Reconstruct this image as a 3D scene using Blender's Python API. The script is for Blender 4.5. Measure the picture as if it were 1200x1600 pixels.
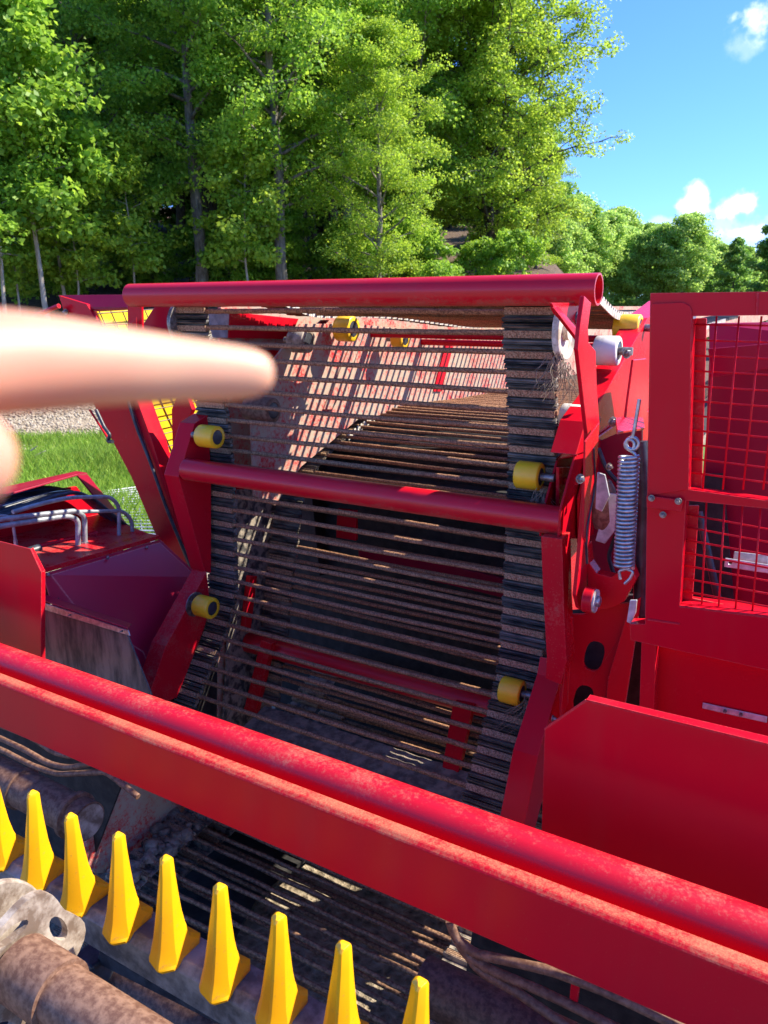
import bpy, bmesh, math, random
import numpy as np
from mathutils import Vector, Matrix, geometry
random.seed(7); RNG = np.random.default_rng(7)
S = bpy.context.scene
for o in list(bpy.data.objects): bpy.data.objects.remove(o)
R = math.radians
H = 2.65                       # eye height above the ground
# ------------------------------------------------------------------ camera
F = 1203.0; CX, CY = 600.0, 800.0
PITCH = math.atan2(320, F)
_up = Vector((0, math.cos(PITCH), -math.sin(PITCH)))
_X = -Vector((-1513-CX, CY-480, F)).normalized()
_Y = _up.cross(_X); _Y.normalize()
if _Y.z < 0: _Y = -_Y
M3 = Matrix((_X, _Y, _up))     # camera (right, up, forward) -> world
CAM = Vector((0, 0, H))
cam_d = bpy.data.cameras.new('camera'); cam = bpy.data.objects.new('camera', cam_d); S.collection.objects.link(cam)
right = M3 @ Vector((1,0,0)); upv = M3 @ Vector((0,1,0)); fwd = M3 @ Vector((0,0,1))
mw = Matrix((right, upv, -fwd)).transposed().to_4x4(); mw.translation = CAM
cam.matrix_world = mw
cam_d.sensor_fit = 'VERTICAL'; cam_d.sensor_height = 24.0; cam_d.lens = F/1600*24.0
cam_d.clip_start = 0.02; cam_d.clip_end = 3000
cam_d.dof.use_dof = True; cam_d.dof.focus_distance = 2.4
cam_d.dof.aperture_fstop = cam_d.lens/3.6
S.camera = cam
# ------------------------------------------------------------------ light
SUN_AZ, SUN_EL = R(40), R(45)    # azimuth counter-clockwise from +X
sv = Vector((math.cos(SUN_EL)*math.cos(SUN_AZ), math.cos(SUN_EL)*math.sin(SUN_AZ), math.sin(SUN_EL)))
sd = bpy.data.lights.new('sun', 'SUN'); sd.energy = 4.6; sd.angle = R(0.53); sd.color = (1.0, 0.92, 0.78)
so = bpy.data.objects.new('sun', sd); S.collection.objects.link(so)
so.rotation_euler = sv.to_track_quat('Z', 'Y').to_euler(); so.location = sv*50
W = bpy.data.worlds.new('World'); S.world = W; W.use_nodes = True
nt = W.node_tree; nt.nodes.clear()
def N(t, ty, **kw):
    n = t.nodes.new(ty)
    for k, v in kw.items():
        if k in n.bl_rna.properties and k != 'inputs': setattr(n, k, v)
        else: n.inputs[k.replace('_', ' ')].default_value = v
    return n
sky = N(nt, 'ShaderNodeTexSky', sky_type='NISHITA'); sky.sun_disc = False
sky.sun_elevation = SUN_EL; sky.sun_rotation = math.pi/2 - SUN_AZ
sky.air_density = 1.0; sky.dust_density = 0.2; sky.ozone_density = 2.0; sky.altitude = 300
bg = N(nt, 'ShaderNodeBackground'); bg.inputs['Strength'].default_value = 0.15
tint = N(nt, 'ShaderNodeMix', data_type='RGBA', blend_type='MULTIPLY'); tint.inputs[0].default_value = 1
tint.inputs[7].default_value = (0.27, 0.45, 0.92, 1)
nt.links.new(sky.outputs[0], tint.inputs[6])
geo = N(nt, 'ShaderNodeTexCoord')
cur = tint.outputs[2]
def ray(px, py): return M3 @ Vector((px-CX, CY-py, F))
nz = N(nt, 'ShaderNodeTexNoise'); nz.inputs['Scale'].default_value = 34; nz.inputs['Detail'].default_value = 6; nz.inputs['Roughness'].default_value = .55
nt.links.new(geo.outputs['Generated'], nz.inputs['Vector'])
def cloud(px, py, wpx, hpx, amt, thr):
    global cur
    d = ray(px, py).normalized()
    # anisotropic blob: distance in azimuth/elevation
    sub = N(nt, 'ShaderNodeVectorMath', operation='SUBTRACT'); sub.inputs[1].default_value = d
    nt.links.new(geo.outputs['Generated'], sub.inputs[0])
    hz = Vector((0,0,1)).cross(d).normalized(); vt = d.cross(hz).normalized()
    outs = []
    for ax, w in ((hz, wpx), (vt, hpx)):
        dt = N(nt, 'ShaderNodeVectorMath', operation='DOT_PRODUCT'); dt.inputs[1].default_value = ax*(F/w)
        nt.links.new(sub.outputs[0], dt.inputs[0])
        sq = N(nt, 'ShaderNodeMath', operation='MULTIPLY'); nt.links.new(dt.outputs['Value'], sq.inputs[0]); nt.links.new(dt.outputs['Value'], sq.inputs[1]); outs.append(sq)
    ad = N(nt, 'ShaderNodeMath', operation='ADD'); nt.links.new(outs[0].outputs[0], ad.inputs[0]); nt.links.new(outs[1].outputs[0], ad.inputs[1])
    # noise - dist > thr
    ma = N(nt, 'ShaderNodeMath', operation='MULTIPLY_ADD'); ma.inputs[1].default_value = -0.16
    nt.links.new(ad.outputs[0], ma.inputs[0]); nt.links.new(nz.outputs[0], ma.inputs[2])
    mr = N(nt, 'ShaderNodeMapRange', interpolation_type='SMOOTHSTEP'); mr.inputs[1].default_value = thr; mr.inputs[2].default_value = thr+.26; mr.inputs[4].default_value = amt
    nt.links.new(ma.outputs[0], mr.inputs[0])
    mx = N(nt, 'ShaderNodeMix', data_type='RGBA'); nt.links.new(mr.outputs[0], mx.inputs[0]); nt.links.new(cur, mx.inputs[6]); mx.inputs[7].default_value = (4.2, 4.5, 5.0, 1)
    cur = mx.outputs[2]
cloud(1130, 362, 75, 40, .30, .30)
cloud(1082, 315, 22, 20, .95, .24)
cloud(1148, 322, 28, 17, .95, .31)
cloud(1056, 368, 55, 11, .85, .22)
cloud(1030, 350, 30, 10, .35, .22)
cloud(1180, 362, 30, 10, .7, .30)
cloud(1178, 28, 26, 26, .7, .36)
cloud(1165, 60, 22, 30, .2, .32)
cloud(885, 372, 22, 9, 1.0, .26)
nt.links.new(cur, bg.inputs['Color'])
wo = N(nt, 'ShaderNodeOutputWorld'); nt.links.new(bg.outputs[0], wo.inputs[0])
vs = S.view_settings; vs.view_transform = 'Standard'; vs.look = 'None'; vs.gamma = 1; vs.use_curve_mapping = False
vs.exposure = 1.38
# ------------------------------------------------------------------ pixel -> point on a known real plane (camera-relative z + H)
def onX(p, x): d = ray(*p); q = d*(x/d.x); return Vector((q.x, q.y, q.z+H))
def onY(p, y): d = ray(*p); q = d*(y/d.y); return Vector((q.x, q.y, q.z+H))
def onZ(p, z): d = ray(*p); q = d*((z-H)/d.z); return Vector((q.x, q.y, q.z+H))
def atD(px, depth): d = ray(px, 480); d = d*(depth/F); return Vector((d.x, d.y, 0))
def atDy(px, py, depth): d = ray(px, py)*(depth/F); return Vector((d.x, d.y, d.z+H))
# ------------------------------------------------------------------ materials
def mat(name):
    m = bpy.data.materials.new(name); m.use_nodes = True
    t = m.node_tree; b = t.nodes['Principled BSDF']; return m, t, b
def ramp(t, src, stops):
    r = t.nodes.new('ShaderNodeValToRGB'); cr = r.color_ramp
    cr.elements[0].position = stops[0][0]; cr.elements[0].color = stops[0][1]
    cr.elements[1].position = stops[-1][0]; cr.elements[1].color = stops[-1][1]
    for p, c in stops[1:-1]:
        e = cr.elements.new(p); e.color = c
    t.links.new(src, r.inputs[0]); return r
def noise(t, scale, detail=5, rough=.6, coord='Object', stretch=None):
    tc = t.nodes.new('ShaderNodeTexCoord'); n = t.nodes.new('ShaderNodeTexNoise')
    n.inputs['Scale'].default_value = scale; n.inputs['Detail'].default_value = detail; n.inputs['Roughness'].default_value = rough
    if stretch:
        mp = t.nodes.new('ShaderNodeMapping'); mp.inputs['Scale'].default_value = stretch
        t.links.new(tc.outputs[coord], mp.inputs[0]); t.links.new(mp.outputs[0], n.inputs['Vector'])
    else: t.links.new(tc.outputs[coord], n.inputs['Vector'])
    return n
def bump(t, b, src, strength=.3, dist=.002):
    bp = t.nodes.new('ShaderNodeBump'); bp.inputs['Strength'].default_value = strength; bp.inputs['Distance'].default_value = dist
    t.links.new(src, bp.inputs['Height']); t.links.new(bp.outputs[0], b.inputs['Normal']); return bp
def mixc(t, fac, a, b_):
    m = t.nodes.new('ShaderNodeMix'); m.data_type = 'RGBA'
    if isinstance(fac, float): m.inputs[0].default_value = fac
    else: t.links.new(fac, m.inputs[0])
    for i, v in ((6, a), (7, b_)):
        if isinstance(v, tuple): m.inputs[i].default_value = v
        else: t.links.new(v, m.inputs[i])
    return m.outputs[2]
def mth(t, op, a, b_=None, clamp=False):
    m = t.nodes.new('ShaderNodeMath'); m.operation = op; m.use_clamp = clamp
    for i, v in ((0, a), (1, b_)):
        if v is None: continue
        if isinstance(v, (int, float)): m.inputs[i].default_value = v
        else: t.links.new(v, m.inputs[i])
    return m.outputs[0]
RED = (0.54, 0.0045, 0.017, 1)
def paint(name, col=RED, dust=.2, spec=.4, top=.0, rough=.26, dustcol=(.34, .22, .14, 1), under=0.0):
    m, t, b = mat(name)
    n1 = noise(t, 8 if dust < .5 else 5, 8, .72); n2 = noise(t, 120 if dust < .5 else 60, 4, .75); n3 = noise(t, 1.7, 3, .5)
    v = noise(t, 190, 2, .5)
    base = mixc(t, n3.outputs[0], tuple(c*.86 for c in col[:3])+(1,), tuple(min(1, c*1.12) for c in col[:3])+(1,))
    s = mth(t, 'ADD', mth(t, 'MULTIPLY', n1.outputs[0], .55), mth(t, 'MULTIPLY', n2.outputs[0], .45))
    g = t.nodes.new('ShaderNodeNewGeometry'); sx = t.nodes.new('ShaderNodeSeparateXYZ'); t.links.new(g.outputs['Normal'], sx.inputs[0])
    upf = mth(t, 'MULTIPLY', mth(t, 'MAXIMUM', sx.outputs[2], 0), top)
    dnf = mth(t, 'MULTIPLY', mth(t, 'MAXIMUM', mth(t, 'MULTIPLY', sx.outputs[2], -1), 0), under)
    s = mth(t, 'ADD', mth(t, 'ADD', s, upf), dnf)
    thr = .70-dust*.35
    mr = t.nodes.new('ShaderNodeMapRange'); mr.interpolation_type = 'SMOOTHSTEP'
    mr.inputs[1].default_value = thr-.06; mr.inputs[2].default_value = thr+.16; mr.inputs[4].default_value = .9 if dust > .5 else .7
    t.links.new(s, mr.inputs[0])
    sp = t.nodes.new('ShaderNodeMapRange'); sp.inputs[1].default_value = .68; sp.inputs[2].default_value = .74; sp.inputs[4].default_value = .35*min(1, dust*2)
    t.links.new(v.outputs[0], sp.inputs[0])
    fine = noise(t, 320, 2, .6)
    fac = mth(t, 'MAXIMUM', mth(t, 'MULTIPLY', mr.outputs[0], mth(t, 'ADD', mth(t, 'MULTIPLY', fine.outputs[0], 1.5), -.15 if dust < .5 else .5), True), sp.outputs[0])
    bv = t.nodes.new('ShaderNodeBevel'); bv.samples = 3; bv.inputs['Radius'].default_value = .0045
    dp = t.nodes.new('ShaderNodeVectorMath'); dp.operation = 'DOT_PRODUCT'; t.links.new(bv.outputs[0], dp.inputs[0]); t.links.new(g.outputs['Normal'], dp.inputs[1])
    ew = mth(t, 'SUBTRACT', 1.0, dp.outputs['Value'])
    em = t.nodes.new('ShaderNodeMapRange'); em.inputs[1].default_value = .05; em.inputs[2].default_value = .30; t.links.new(mth(t, 'MULTIPLY', ew, mth(t, 'ADD', mth(t, 'MULTIPLY', n2.outputs[0], 3.2), -1.05)), em.inputs[0])
    st = noise(t, 9, 5, .6, stretch=(1, 1, .18)); sm_ = t.nodes.new('ShaderNodeMapRange'); sm_.inputs[1].default_value = .5; sm_.inputs[2].default_value = .75; sm_.inputs[4].default_value = .22
    t.links.new(st.outputs[0], sm_.inputs[0]); base = mixc(t, sm_.outputs[0], base, (col[0]*.62+.05, .04, .035, 1))
    base = mixc(t, mth(t, 'MULTIPLY', em.outputs[0], .7), base, (.55, .20, .17, 1))
    t.links.new(mixc(t, fac, base, dustcol), b.inputs['Base Color'])
    r = mth(t, 'ADD', mth(t, 'MULTIPLY', fac, .5), mth(t, 'ADD', mth(t, 'MULTIPLY', n1.outputs[0], .14), rough-.07))
    t.links.new(r, b.inputs['Roughness'])
    wav = noise(t, 3.0, 2, .5)
    hh = mth(t, 'ADD', mth(t, 'MULTIPLY', wav.outputs[0], 1.5), mth(t, 'MULTIPLY', n2.outputs[0], .12))
    bump(t, b, hh, .35, .004)
    b.inputs['Specular IOR Level'].default_value = spec; b.inputs['IOR'].default_value = 1.26
    return m
def simple(name, c1, c2, scale=30, rough=.5, metal=0, bmp=.2, bdist=.002, detail=5, stretch=None, r1=.4, r2=.62):
    m, t, b = mat(name)
    n = noise(t, scale, detail, .65, stretch=stretch)
    r = ramp(t, n.outputs[0], [(r1, c1+(1,)), (r2, c2+(1,))])
    t.links.new(r.outputs[0], b.inputs['Base Color']); b.inputs['Roughness'].default_value = rough; b.inputs['Metallic'].default_value = metal
    if bmp: bump(t, b, n.outputs[0], bmp, bdist)
    return m
Mt = {
 'red': paint('red_paint', dust=.12),
 'red_clean': paint('red_paint_clean', dust=.0, rough=.2),
 'red_dusty': paint('red_paint_dusty', dust=.42, top=.07),
 'red_tube': paint('red_paint_tube', dust=.02, top=.0, under=.30, rough=.3, spec=1.2),
 'red_rail': paint('red_paint_rail', dust=.10, top=.15, rough=.36, spec=1.3, dustcol=(.40,.26,.15,1)),
 'red_beam': paint('red_paint_beam', dust=.10, top=.26, rough=.33, dustcol=(.44,.27,.13,1)),
 'red_mud': paint('red_paint_mud', dust=.80, rough=.5, dustcol=(.42, .34, .25, 1)),
 'hood': paint('hood_paint', col=(.40,.008,.04), dust=.05, rough=.3, spec=1.7),
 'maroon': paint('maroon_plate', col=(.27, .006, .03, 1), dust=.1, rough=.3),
 'rod': simple('rusty_rod', (.11,.045,.018), (.42,.21,.105), 170, .75, 0, .6, .003),
 'rod_dark': simple('dark_rod', (.08,.036,.018), (.31,.17,.09), 90, .7, 0, .6, .003),
 'pad': simple('rod_end_pad', (.16,.08,.038), (.48,.30,.17), 170, .8, 0, .7, .003),
 'rubber': simple('black_rubber', (.035,.031,.027), (.20,.165,.12), 30, .55, 0, .3, .002, stretch=(.3,1,1)),
 'rubber_mud': simple('muddy_rubber', (.055,.05,.045), (.30,.25,.19), 22, .8, 0, .9, .006, r1=.42, r2=.56),
 'mud': simple('dried_mud', (.13,.105,.08), (.34,.27,.20), 18, .95, 0, 1.0, .012),
 'yellow': simple('yellow_plastic', (.80,.45,.012), (.88,.54,.02), 14, .38, 0, .08, .001, r1=.2, r2=.8),
 'finger': simple('yellow_finger', (.93,.42,.003), (.96,.48,.005), 12, .36, 0, .12, .002, r1=.2, r2=.8),
 'yellowplate': simple('yellow_sheet', (.80,.52,.01), (.86,.60,.02), 6, .4, 0, .05, .001),
 'white': simple('white_plastic', (.42,.34,.25), (.78,.74,.66), 9, .5, 0, .2, .002, r1=.36, r2=.5),
 'cream': simple('cream_belt_edge', (.40,.34,.25), (.72,.69,.60), 30, .7, 0, .2, .002),
 'steel': simple('zinc_steel', (.30,.31,.33), (.52,.53,.55), 50, .38, .75, .25, .001),
 'galv': simple('galvanised', (.36,.38,.40), (.60,.62,.64), 25, .5, .5, .2, .001),
 'pipe': simple('grey_pipe', (.22,.23,.24), (.36,.37,.38), 30, .5, .3, .15, .001),
 'bolt': simple('dull_bolt', (.16,.14,.12), (.36,.33,.30), 60, .5, .7, .3, .001),
 'hose': simple('black_hose', (.012,.014,.02), (.045,.05,.06), 20, .42, 0, .1, .001),
 'hose_blue': simple('blue_hose', (.02,.06,.16), (.05,.12,.26), 20, .45, 0, .1, .001),
 'dark': simple('dark_shade', (.008,.007,.007), (.03,.026,.024), 20, .8, 0, .2, .002),  # near-black, paints the machine's inner shade onto added sheets
 'rust': simple('rusty_tube', (.12,.055,.033), (.25,.14,.088), 60, .62, .1, .35, .002),
 'rust_dark': simple('dark_rust', (.05,.022,.016), (.13,.07,.05), 70, .55, .2, .4, .002),
 'cast': simple('dirty_casting', (.16,.11,.075), (.46,.39,.31), 16, .75, 0, .5, .004),
 'bar': simple('dark_steel_bar', (.08,.08,.085), (.26,.26,.265), 12, .5, .2, .25, .002),
 'flap': simple('grey_rubber_sheet', (.05,.05,.046), (.21,.195,.165), 7, .75, 0, .25, .002, stretch=(2,2,.5)),
 'bark': simple('bark', (.10,.085,.065), (.24,.21,.17), 14, .9, 0, .6, .02, stretch=(1,1,.25)),
 'bark_dark': simple('bark_dark', (.035,.03,.022), (.09,.075,.055), 14, .9, 0, .6, .02, stretch=(1,1,.25)),
 'bark_pale': simple('bark_pale', (.24,.20,.15), (.42,.37,.29), 14, .9, 0, .5, .02, stretch=(1,1,.25)),
 'root': simple('dry_roots', (.16,.12,.08), (.32,.25,.17), 60, .95, 0, .2, .001),
}
_t = Mt['finger'].node_tree; _b = _t.nodes['Principled BSDF']; _src = _b.inputs['Base Color'].links[0].from_socket
_n = noise(_t, 26, 6, .7); _n2 = noise(_t, 110, 3, .7)
_s = ramp(_t, mth(_t, 'ADD', mth(_t, 'MULTIPLY', _n.outputs[0], .6), mth(_t, 'MULTIPLY', _n2.outputs[0], .4)), [(.56, (0,0,0,1)), (.68, (1,1,1,1))])
_t.links.new(mixc(_t, mth(_t, 'MULTIPLY', _s.outputs[0], .55), _src, (.42,.24,.08,1)), _b.inputs['Base Color'])
def leafmat(name, c1, c2, c3, trans=.4):
    m, t, b = mat(name)
    g = t.nodes.new('ShaderNodeNewGeometry')
    r = ramp(t, g.outputs['Random Per Island'], [(0, c1+(1,)), (.5, c2+(1,)), (1, c3+(1,))])
    n = noise(t, .45, 2, .5)
    hs = t.nodes.new('ShaderNodeHueSaturation')
    t.links.new(mth(t, 'ADD', mth(t, 'MULTIPLY', n.outputs[0], .9), .55), hs.inputs['Value']); t.links.new(r.outputs[0], hs.inputs['Color'])
    t.links.new(hs.outputs[0], b.inputs['Base Color']); b.inputs['Roughness'].default_value = .5; b.inputs['Specular IOR Level'].default_value = .3
    tr = t.nodes.new('ShaderNodeBsdfTranslucent'); hs2 = t.nodes.new('ShaderNodeHueSaturation'); hs2.inputs['Value'].default_value = 1.5; hs2.inputs['Hue'].default_value = .485
    t.links.new(hs.outputs[0], hs2.inputs['Color']); t.links.new(hs2.outputs[0], tr.inputs['Color'])
    mx = t.nodes.new('ShaderNodeMixShader'); mx.inputs[0].default_value = trans
    t.links.new(b.outputs[0], mx.inputs[1]); t.links.new(tr.outputs[0], mx.inputs[2]); t.links.new(mx.outputs[0], t.nodes['Material Output'].inputs[0])
    return m
Mt['leaf'] = leafmat('maple_leaf', (.15,.31,.03), (.22,.40,.04), (.30,.47,.05), .5)
Mt['leaf_yellow'] = leafmat('young_leaf', (.20,.35,.03), (.27,.42,.038), (.36,.50,.05), .5)
Mt['leaf_dark'] = leafmat('shade_leaf', (.10,.25,.04), (.15,.32,.045), (.21,.39,.055), .45)  # shade inside the wood painted as deeper green; right-edge dark trees share it
Mt['leaf_far'] = leafmat('far_haze_leaf', (.24,.40,.08), (.32,.50,.10), (.40,.57,.12), .5)  # distance haze put into a paler leaf colour
Mt['grassm'] = leafmat('grass_blade', (.12,.24,.02), (.18,.32,.035), (.30,.42,.07), .35)
# ------------------------------------------------------------------ object helpers
WL = {}
def link(name, me, parent=None, smooth=False, bev=0.0, m=None):
    if m is not None and not me.materials: me.materials.append(Mt[m] if isinstance(m, str) else m)
    o = bpy.data.objects.new(name, me); S.collection.objects.link(o)
    n = len(me.vertices); co = np.empty(n*3, np.float32); me.vertices.foreach_get('co', co); co = co.reshape(-1, 3)
    c = Vector([float(v) for v in (co.min(0)+co.max(0))/2])
    if parent is None: c.z = float(co[:, 2].min())
    co -= np.array(c[:], np.float32); me.vertices.foreach_set('co', co.ravel()); me.update()
    WL[o.name] = c.copy()
    if parent is not None:
        o.parent = parent; o.location = c - WL[parent.name]
    else: o.location = c
    if smooth: me.polygons.foreach_set('use_smooth', [True]*len(me.polygons))
    if bev:
        b = o.modifiers.new('bevel', 'BEVEL'); b.width = bev; b.segments = 2; b.limit_method = 'ANGLE'; b.angle_limit = R(35)
    return o
def tag(o, label=None, cat=None, group=None, kind=None):
    if label: o['label'] = label
    if cat: o['category'] = cat
    if group: o['group'] = group
    if kind: o['kind'] = kind
    return o
def empty(name, loc):
    o = bpy.data.objects.new(name, None); S.collection.objects.link(o); o.location = loc; o.empty_display_size = .1
    WL[o.name] = Vector(loc); return o
class MB:
    def __init__(s): s.v = []; s.f = []
    def add(s, vs_, fs): k = len(s.v); s.v += [tuple(v) for v in vs_]; s.f += [tuple(i+k for i in f) for f in fs]
    def prism(s, outer, vec, holes=()):
        loops = [list(outer)]+[list(h) for h in holes]; flat = [p for l in loops for p in l]; n = len(flat)
        tris = geometry.tessellate_polygon(loops); vec = Vector(vec)
        if len(loops) == 1:
            cap = [tuple(range(n))]
        else: cap = [tuple(x) for x in tris]
        fs = list(cap)+[tuple(i+n for i in reversed(f)) for f in cap]; k = 0
        for l in loops:
            L = len(l)
            for i in range(L):
                a, b = k+i, k+(i+1) % L; fs.append((a, b, b+n, a+n))
            k += L
        s.add([Vector(p) for p in flat]+[Vector(p)+vec for p in flat], fs)
    def box(s, a, b):
        x0, y0, z0 = a; x1, y1, z1 = b
        s.prism([Vector((x0,y0,z0)), Vector((x1,y0,z0)), Vector((x1,y1,z0)), Vector((x0,y1,z0))], (0,0,z1-z0))
    def sweep(s, pts, r, n=10, cap=True, jitter=0.0, flat=1.0):
        pts = [Vector(p) for p in pts]; L = len(pts); rings = []
        rs = r if isinstance(r, (list, tuple)) else [r]*L
        t0 = (pts[1]-pts[0]).normalized(); a = Vector((0,0,1)) if abs(t0.z) < .9 else Vector((1,0,0))
        u = t0.cross(a).normalized(); k0 = len(s.v)
        for i, p in enumerate(pts):
            t = (pts[min(i+1, L-1)]-pts[max(i-1, 0)]).normalized()
            u = (u-t*u.dot(t)).normalized(); w = t.cross(u)
            for j in range(n):
                an = 2*math.pi*j/n; rr = rs[i]*(1+random.uniform(-jitter, jitter))
                s.v.append(tuple(p+u*math.cos(an)*rr+w*math.sin(an)*rr*flat))
        for i in range(L-1):
            for j in range(n):
                a1 = k0+i*n+j; b1 = k0+i*n+(j+1) % n; s.f.append((a1, b1, b1+n, a1+n))
        if cap:
            s.f.append(tuple(k0+j for j in reversed(range(n)))); s.f.append(tuple(k0+(L-1)*n+j for j in range(n)))
    def lathe(s, c, axis, prof, n=28):   # prof: (distance along the axis, radius)
        axis = Vector(axis).normalized(); a = Vector((0,0,1)) if abs(axis.z) < .9 else Vector((1,0,0))
        u = axis.cross(a).normalized(); w = axis.cross(u); k0 = len(s.v); c = Vector(c)
        for d, r in prof:
            for j in range(n):
                an = 2*math.pi*j/n; s.v.append(tuple(c+axis*d+(u*math.cos(an)+w*math.sin(an))*max(r, 1e-5)))
        L = len(prof)
        for i in range(L-1):
            for j in range(n):
                a1 = k0+i*n+j; b1 = k0+i*n+(j+1) % n; s.f.append((a1, b1, b1+n, a1+n))
        s.f.append(tuple(k0+j for j in reversed(range(n)))); s.f.append(tuple(k0+(L-1)*n+j for j in range(n)))
    def build(s, name, m, parent=None, smooth=False, bev=0.0):
        me = bpy.data.meshes.new(name); me.from_pydata(s.v, [], s.f)
        bm = bmesh.new(); bm.from_mesh(me); bmesh.ops.recalc_face_normals(bm, faces=bm.faces)
        if smooth:
            for e in bm.edges:
                if len(e.link_faces) == 2 and e.calc_face_angle(0) > R(48): e.smooth = False
        bm.to_mesh(me); bm.free()
        return link(name, me, parent, smooth, bev, m)
def smoothpath(pts, k=6, rad=.35):
    pts = [Vector(p) for p in pts]; out = [pts[0]]
    for i in range(1, len(pts)-1):
        a, b, c = pts[i-1], pts[i], pts[i+1]; d = min((a-b).length, (c-b).length)*rad
        p0 = b+(a-b).normalized()*d; p1 = b+(c-b).normalized()*d
        for j in range(k+1):
            t = j/k; out.append(p0*(1-t)**2+b*2*t*(1-t)+p1*t*t)
    out.append(pts[-1]); return out
HV = empty('potato_harvester', (-1.5, 2.4, 0))
tag(HV, 'red potato harvester with rusty rod conveyor webs, yellow rollers and yellow fingers, filling the foreground', 'potato harvester')
def pX(name, px, x, t, m='red', parent=HV, holes=(), bev=.0022):      # plate lying in the plane X=x, thickness t towards -X
    b = MB(); b.prism([onX(p, x) for p in px], (-t, 0, 0), [[onX(p, x) for p in h] for h in holes]); return b.build(name, m, parent, bev=bev)
def pY(name, px, y, t, m='red', parent=HV, holes=(), bev=.0022):      # plate facing the viewer's side, thickness t towards +Y
    b = MB(); b.prism([onY(p, y) for p in px], (0, t, 0), [[onY(p, y) for p in h] for h in holes]); return b.build(name, m, parent, bev=bev)
def P3(name, pts, t, m='red', parent=HV, bev=.002):
    pts = [Vector(p) for p in pts]; n = (pts[1]-pts[0]).cross(pts[2]-pts[0]).normalized()
    b = MB(); b.prism(pts, n*t); return b.build(name, m, parent, bev=bev)
def tubeO(name, pts, r, m, parent=HV, n=20, jitter=0.0):
    b = MB(); b.sweep(pts, r, n, jitter=jitter); return b.build(name, m, parent, smooth=True)
def hexbolt(c, axis, r=.012, parent=HV, name='bolt', washer=True, h=.009):
    b = MB(); axis = Vector(axis).normalized(); r *= .72
    if washer: b.lathe(c, axis, [(0, r*1.5), (.003, r*1.5)], 20)
    b.lathe(Vector(c)+axis*.003, axis, [(0, r), (h*.8, r), (h, r*.85)], 6)
    b.lathe(Vector(c)+axis*(h+.003), axis, [(0, r*.55), (.006, r*.5)], 12)
    return b.build(name, 'bolt', parent)
def slot(cx, cy, w, h, ang=0, n=20, sq=2.6):
    out = []
    for i in range(n):
        a = 2*math.pi*i/n; x = math.copysign(abs(math.cos(a))**(2/sq), math.cos(a))*w/2; y = math.copysign(abs(math.sin(a))**(2/sq), math.sin(a))*h/2
        out.append((cx+x*math.cos(ang)-y*math.sin(ang), cy+x*math.sin(ang)+y*math.cos(ang)))
    return out
# ------------------------------------------------------------------ rod webs
def resample(prof, pitch, start=0.0):
    P = [Vector((0, y, z)) for y, z in prof]; P = smoothpath(P, 6, .45); out = []; acc = start
    d = 0
    for a, b in zip(P, P[1:]):
        L = (b-a).length
        while acc <= d+L:
            t = (acc-d)/L; out.append((a.lerp(b, t), (b-a).normalized())); acc += pitch
        d += L
    return out, P
def rod_mesh(x0, x1, padw, r=.0092, m='rod', wav=0.0):
    r = r*1.06
    b = MB(); n = 90; L = x1-x0; ph = random.random()*9
    pts = [Vector((-L/2+L*i/(n-1), .0012*math.sin(ph+i*.13)-wav*.6*math.sin(math.pi*min(1, min(i, n-1-i)/14)), .0018*math.sin(ph*2+i*.09)+wav*.5*math.sin(ph+i*.35))) for i in range(n)]
    b.sweep(pts, r, 8, jitter=.07)
    k = len(b.v)
    for sgn in (-1, 1):       # flattened, riveted end on the belt (local y = outward, z = along the web)
        xa = sgn*(L/2-padw+.006); xb = sgn*(L/2-.006)
        q = MB(); q.prism([Vector((xa, .006, -.0115)), Vector((xb, .006, -.0115)), Vector((xb, .006, .0115)), Vector((xa, .006, .0115))], (0, .0105, 0)); b.add(q.v, q.f)
    me = bpy.data.meshes.new('web_rod'); me.from_pydata(b.v, [], b.f)
    bm = bmesh.new(); bm.from_mesh(me); bmesh.ops.recalc_face_normals(bm, faces=bm.faces); bm.to_mesh(me); bm.free()
    me.materials.append(Mt[m]); me.materials.append(Mt['pad'])
    sm = [len(p.vertices) == 4 and i < (n-1)*8 for i, p in enumerate(me.polygons)]
    me.polygons.foreach_set('use_smooth', sm)
    for i, p in enumerate(me.polygons):
        if i >= (n-1)*8+2: p.material_index = 1
    return me
def belt(name, prof, x0, x1, pitch, m, parent, out=1):
    """rubber belt along the profile with three raised lips between every two rods"""
    rs, P = resample(prof, pitch/18)
    b = MB(); hs = [.0,.0,.0,.0,-.002,.015,.019,.012,.018,-.001,.018,.012,.019,.015,-.002,.0,.0,.0]; k0 = 0
    for i, (p, t) in enumerate(rs):
        nrm = Vector((0, -t.z, t.y))*out    # outward
        h = hs[i % 18]+random.uniform(-.001, .001)
        jl = random.uniform(-.002, .002)*(1 if h > .01 else .2)
        lx = x0 - jl if h > .01 else x0+.002; rx = x1+jl if h > .01 else x1-.002
        b.v += [(lx, *(p+nrm*h)[1:]), (rx, *(p+nrm*(h+random.uniform(-.001,.001)))[1:]), (rx, *(p-nrm*.005)[1:]), (lx, *(p-nrm*.005)[1:])]
        if i:
            a = 4*(i-1)
            for j in range(4): b.f.append((a+j, a+(j+1) % 4, a+4+(j+1) % 4, a+4+j))
    return b.build(name, m, parent)
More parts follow.
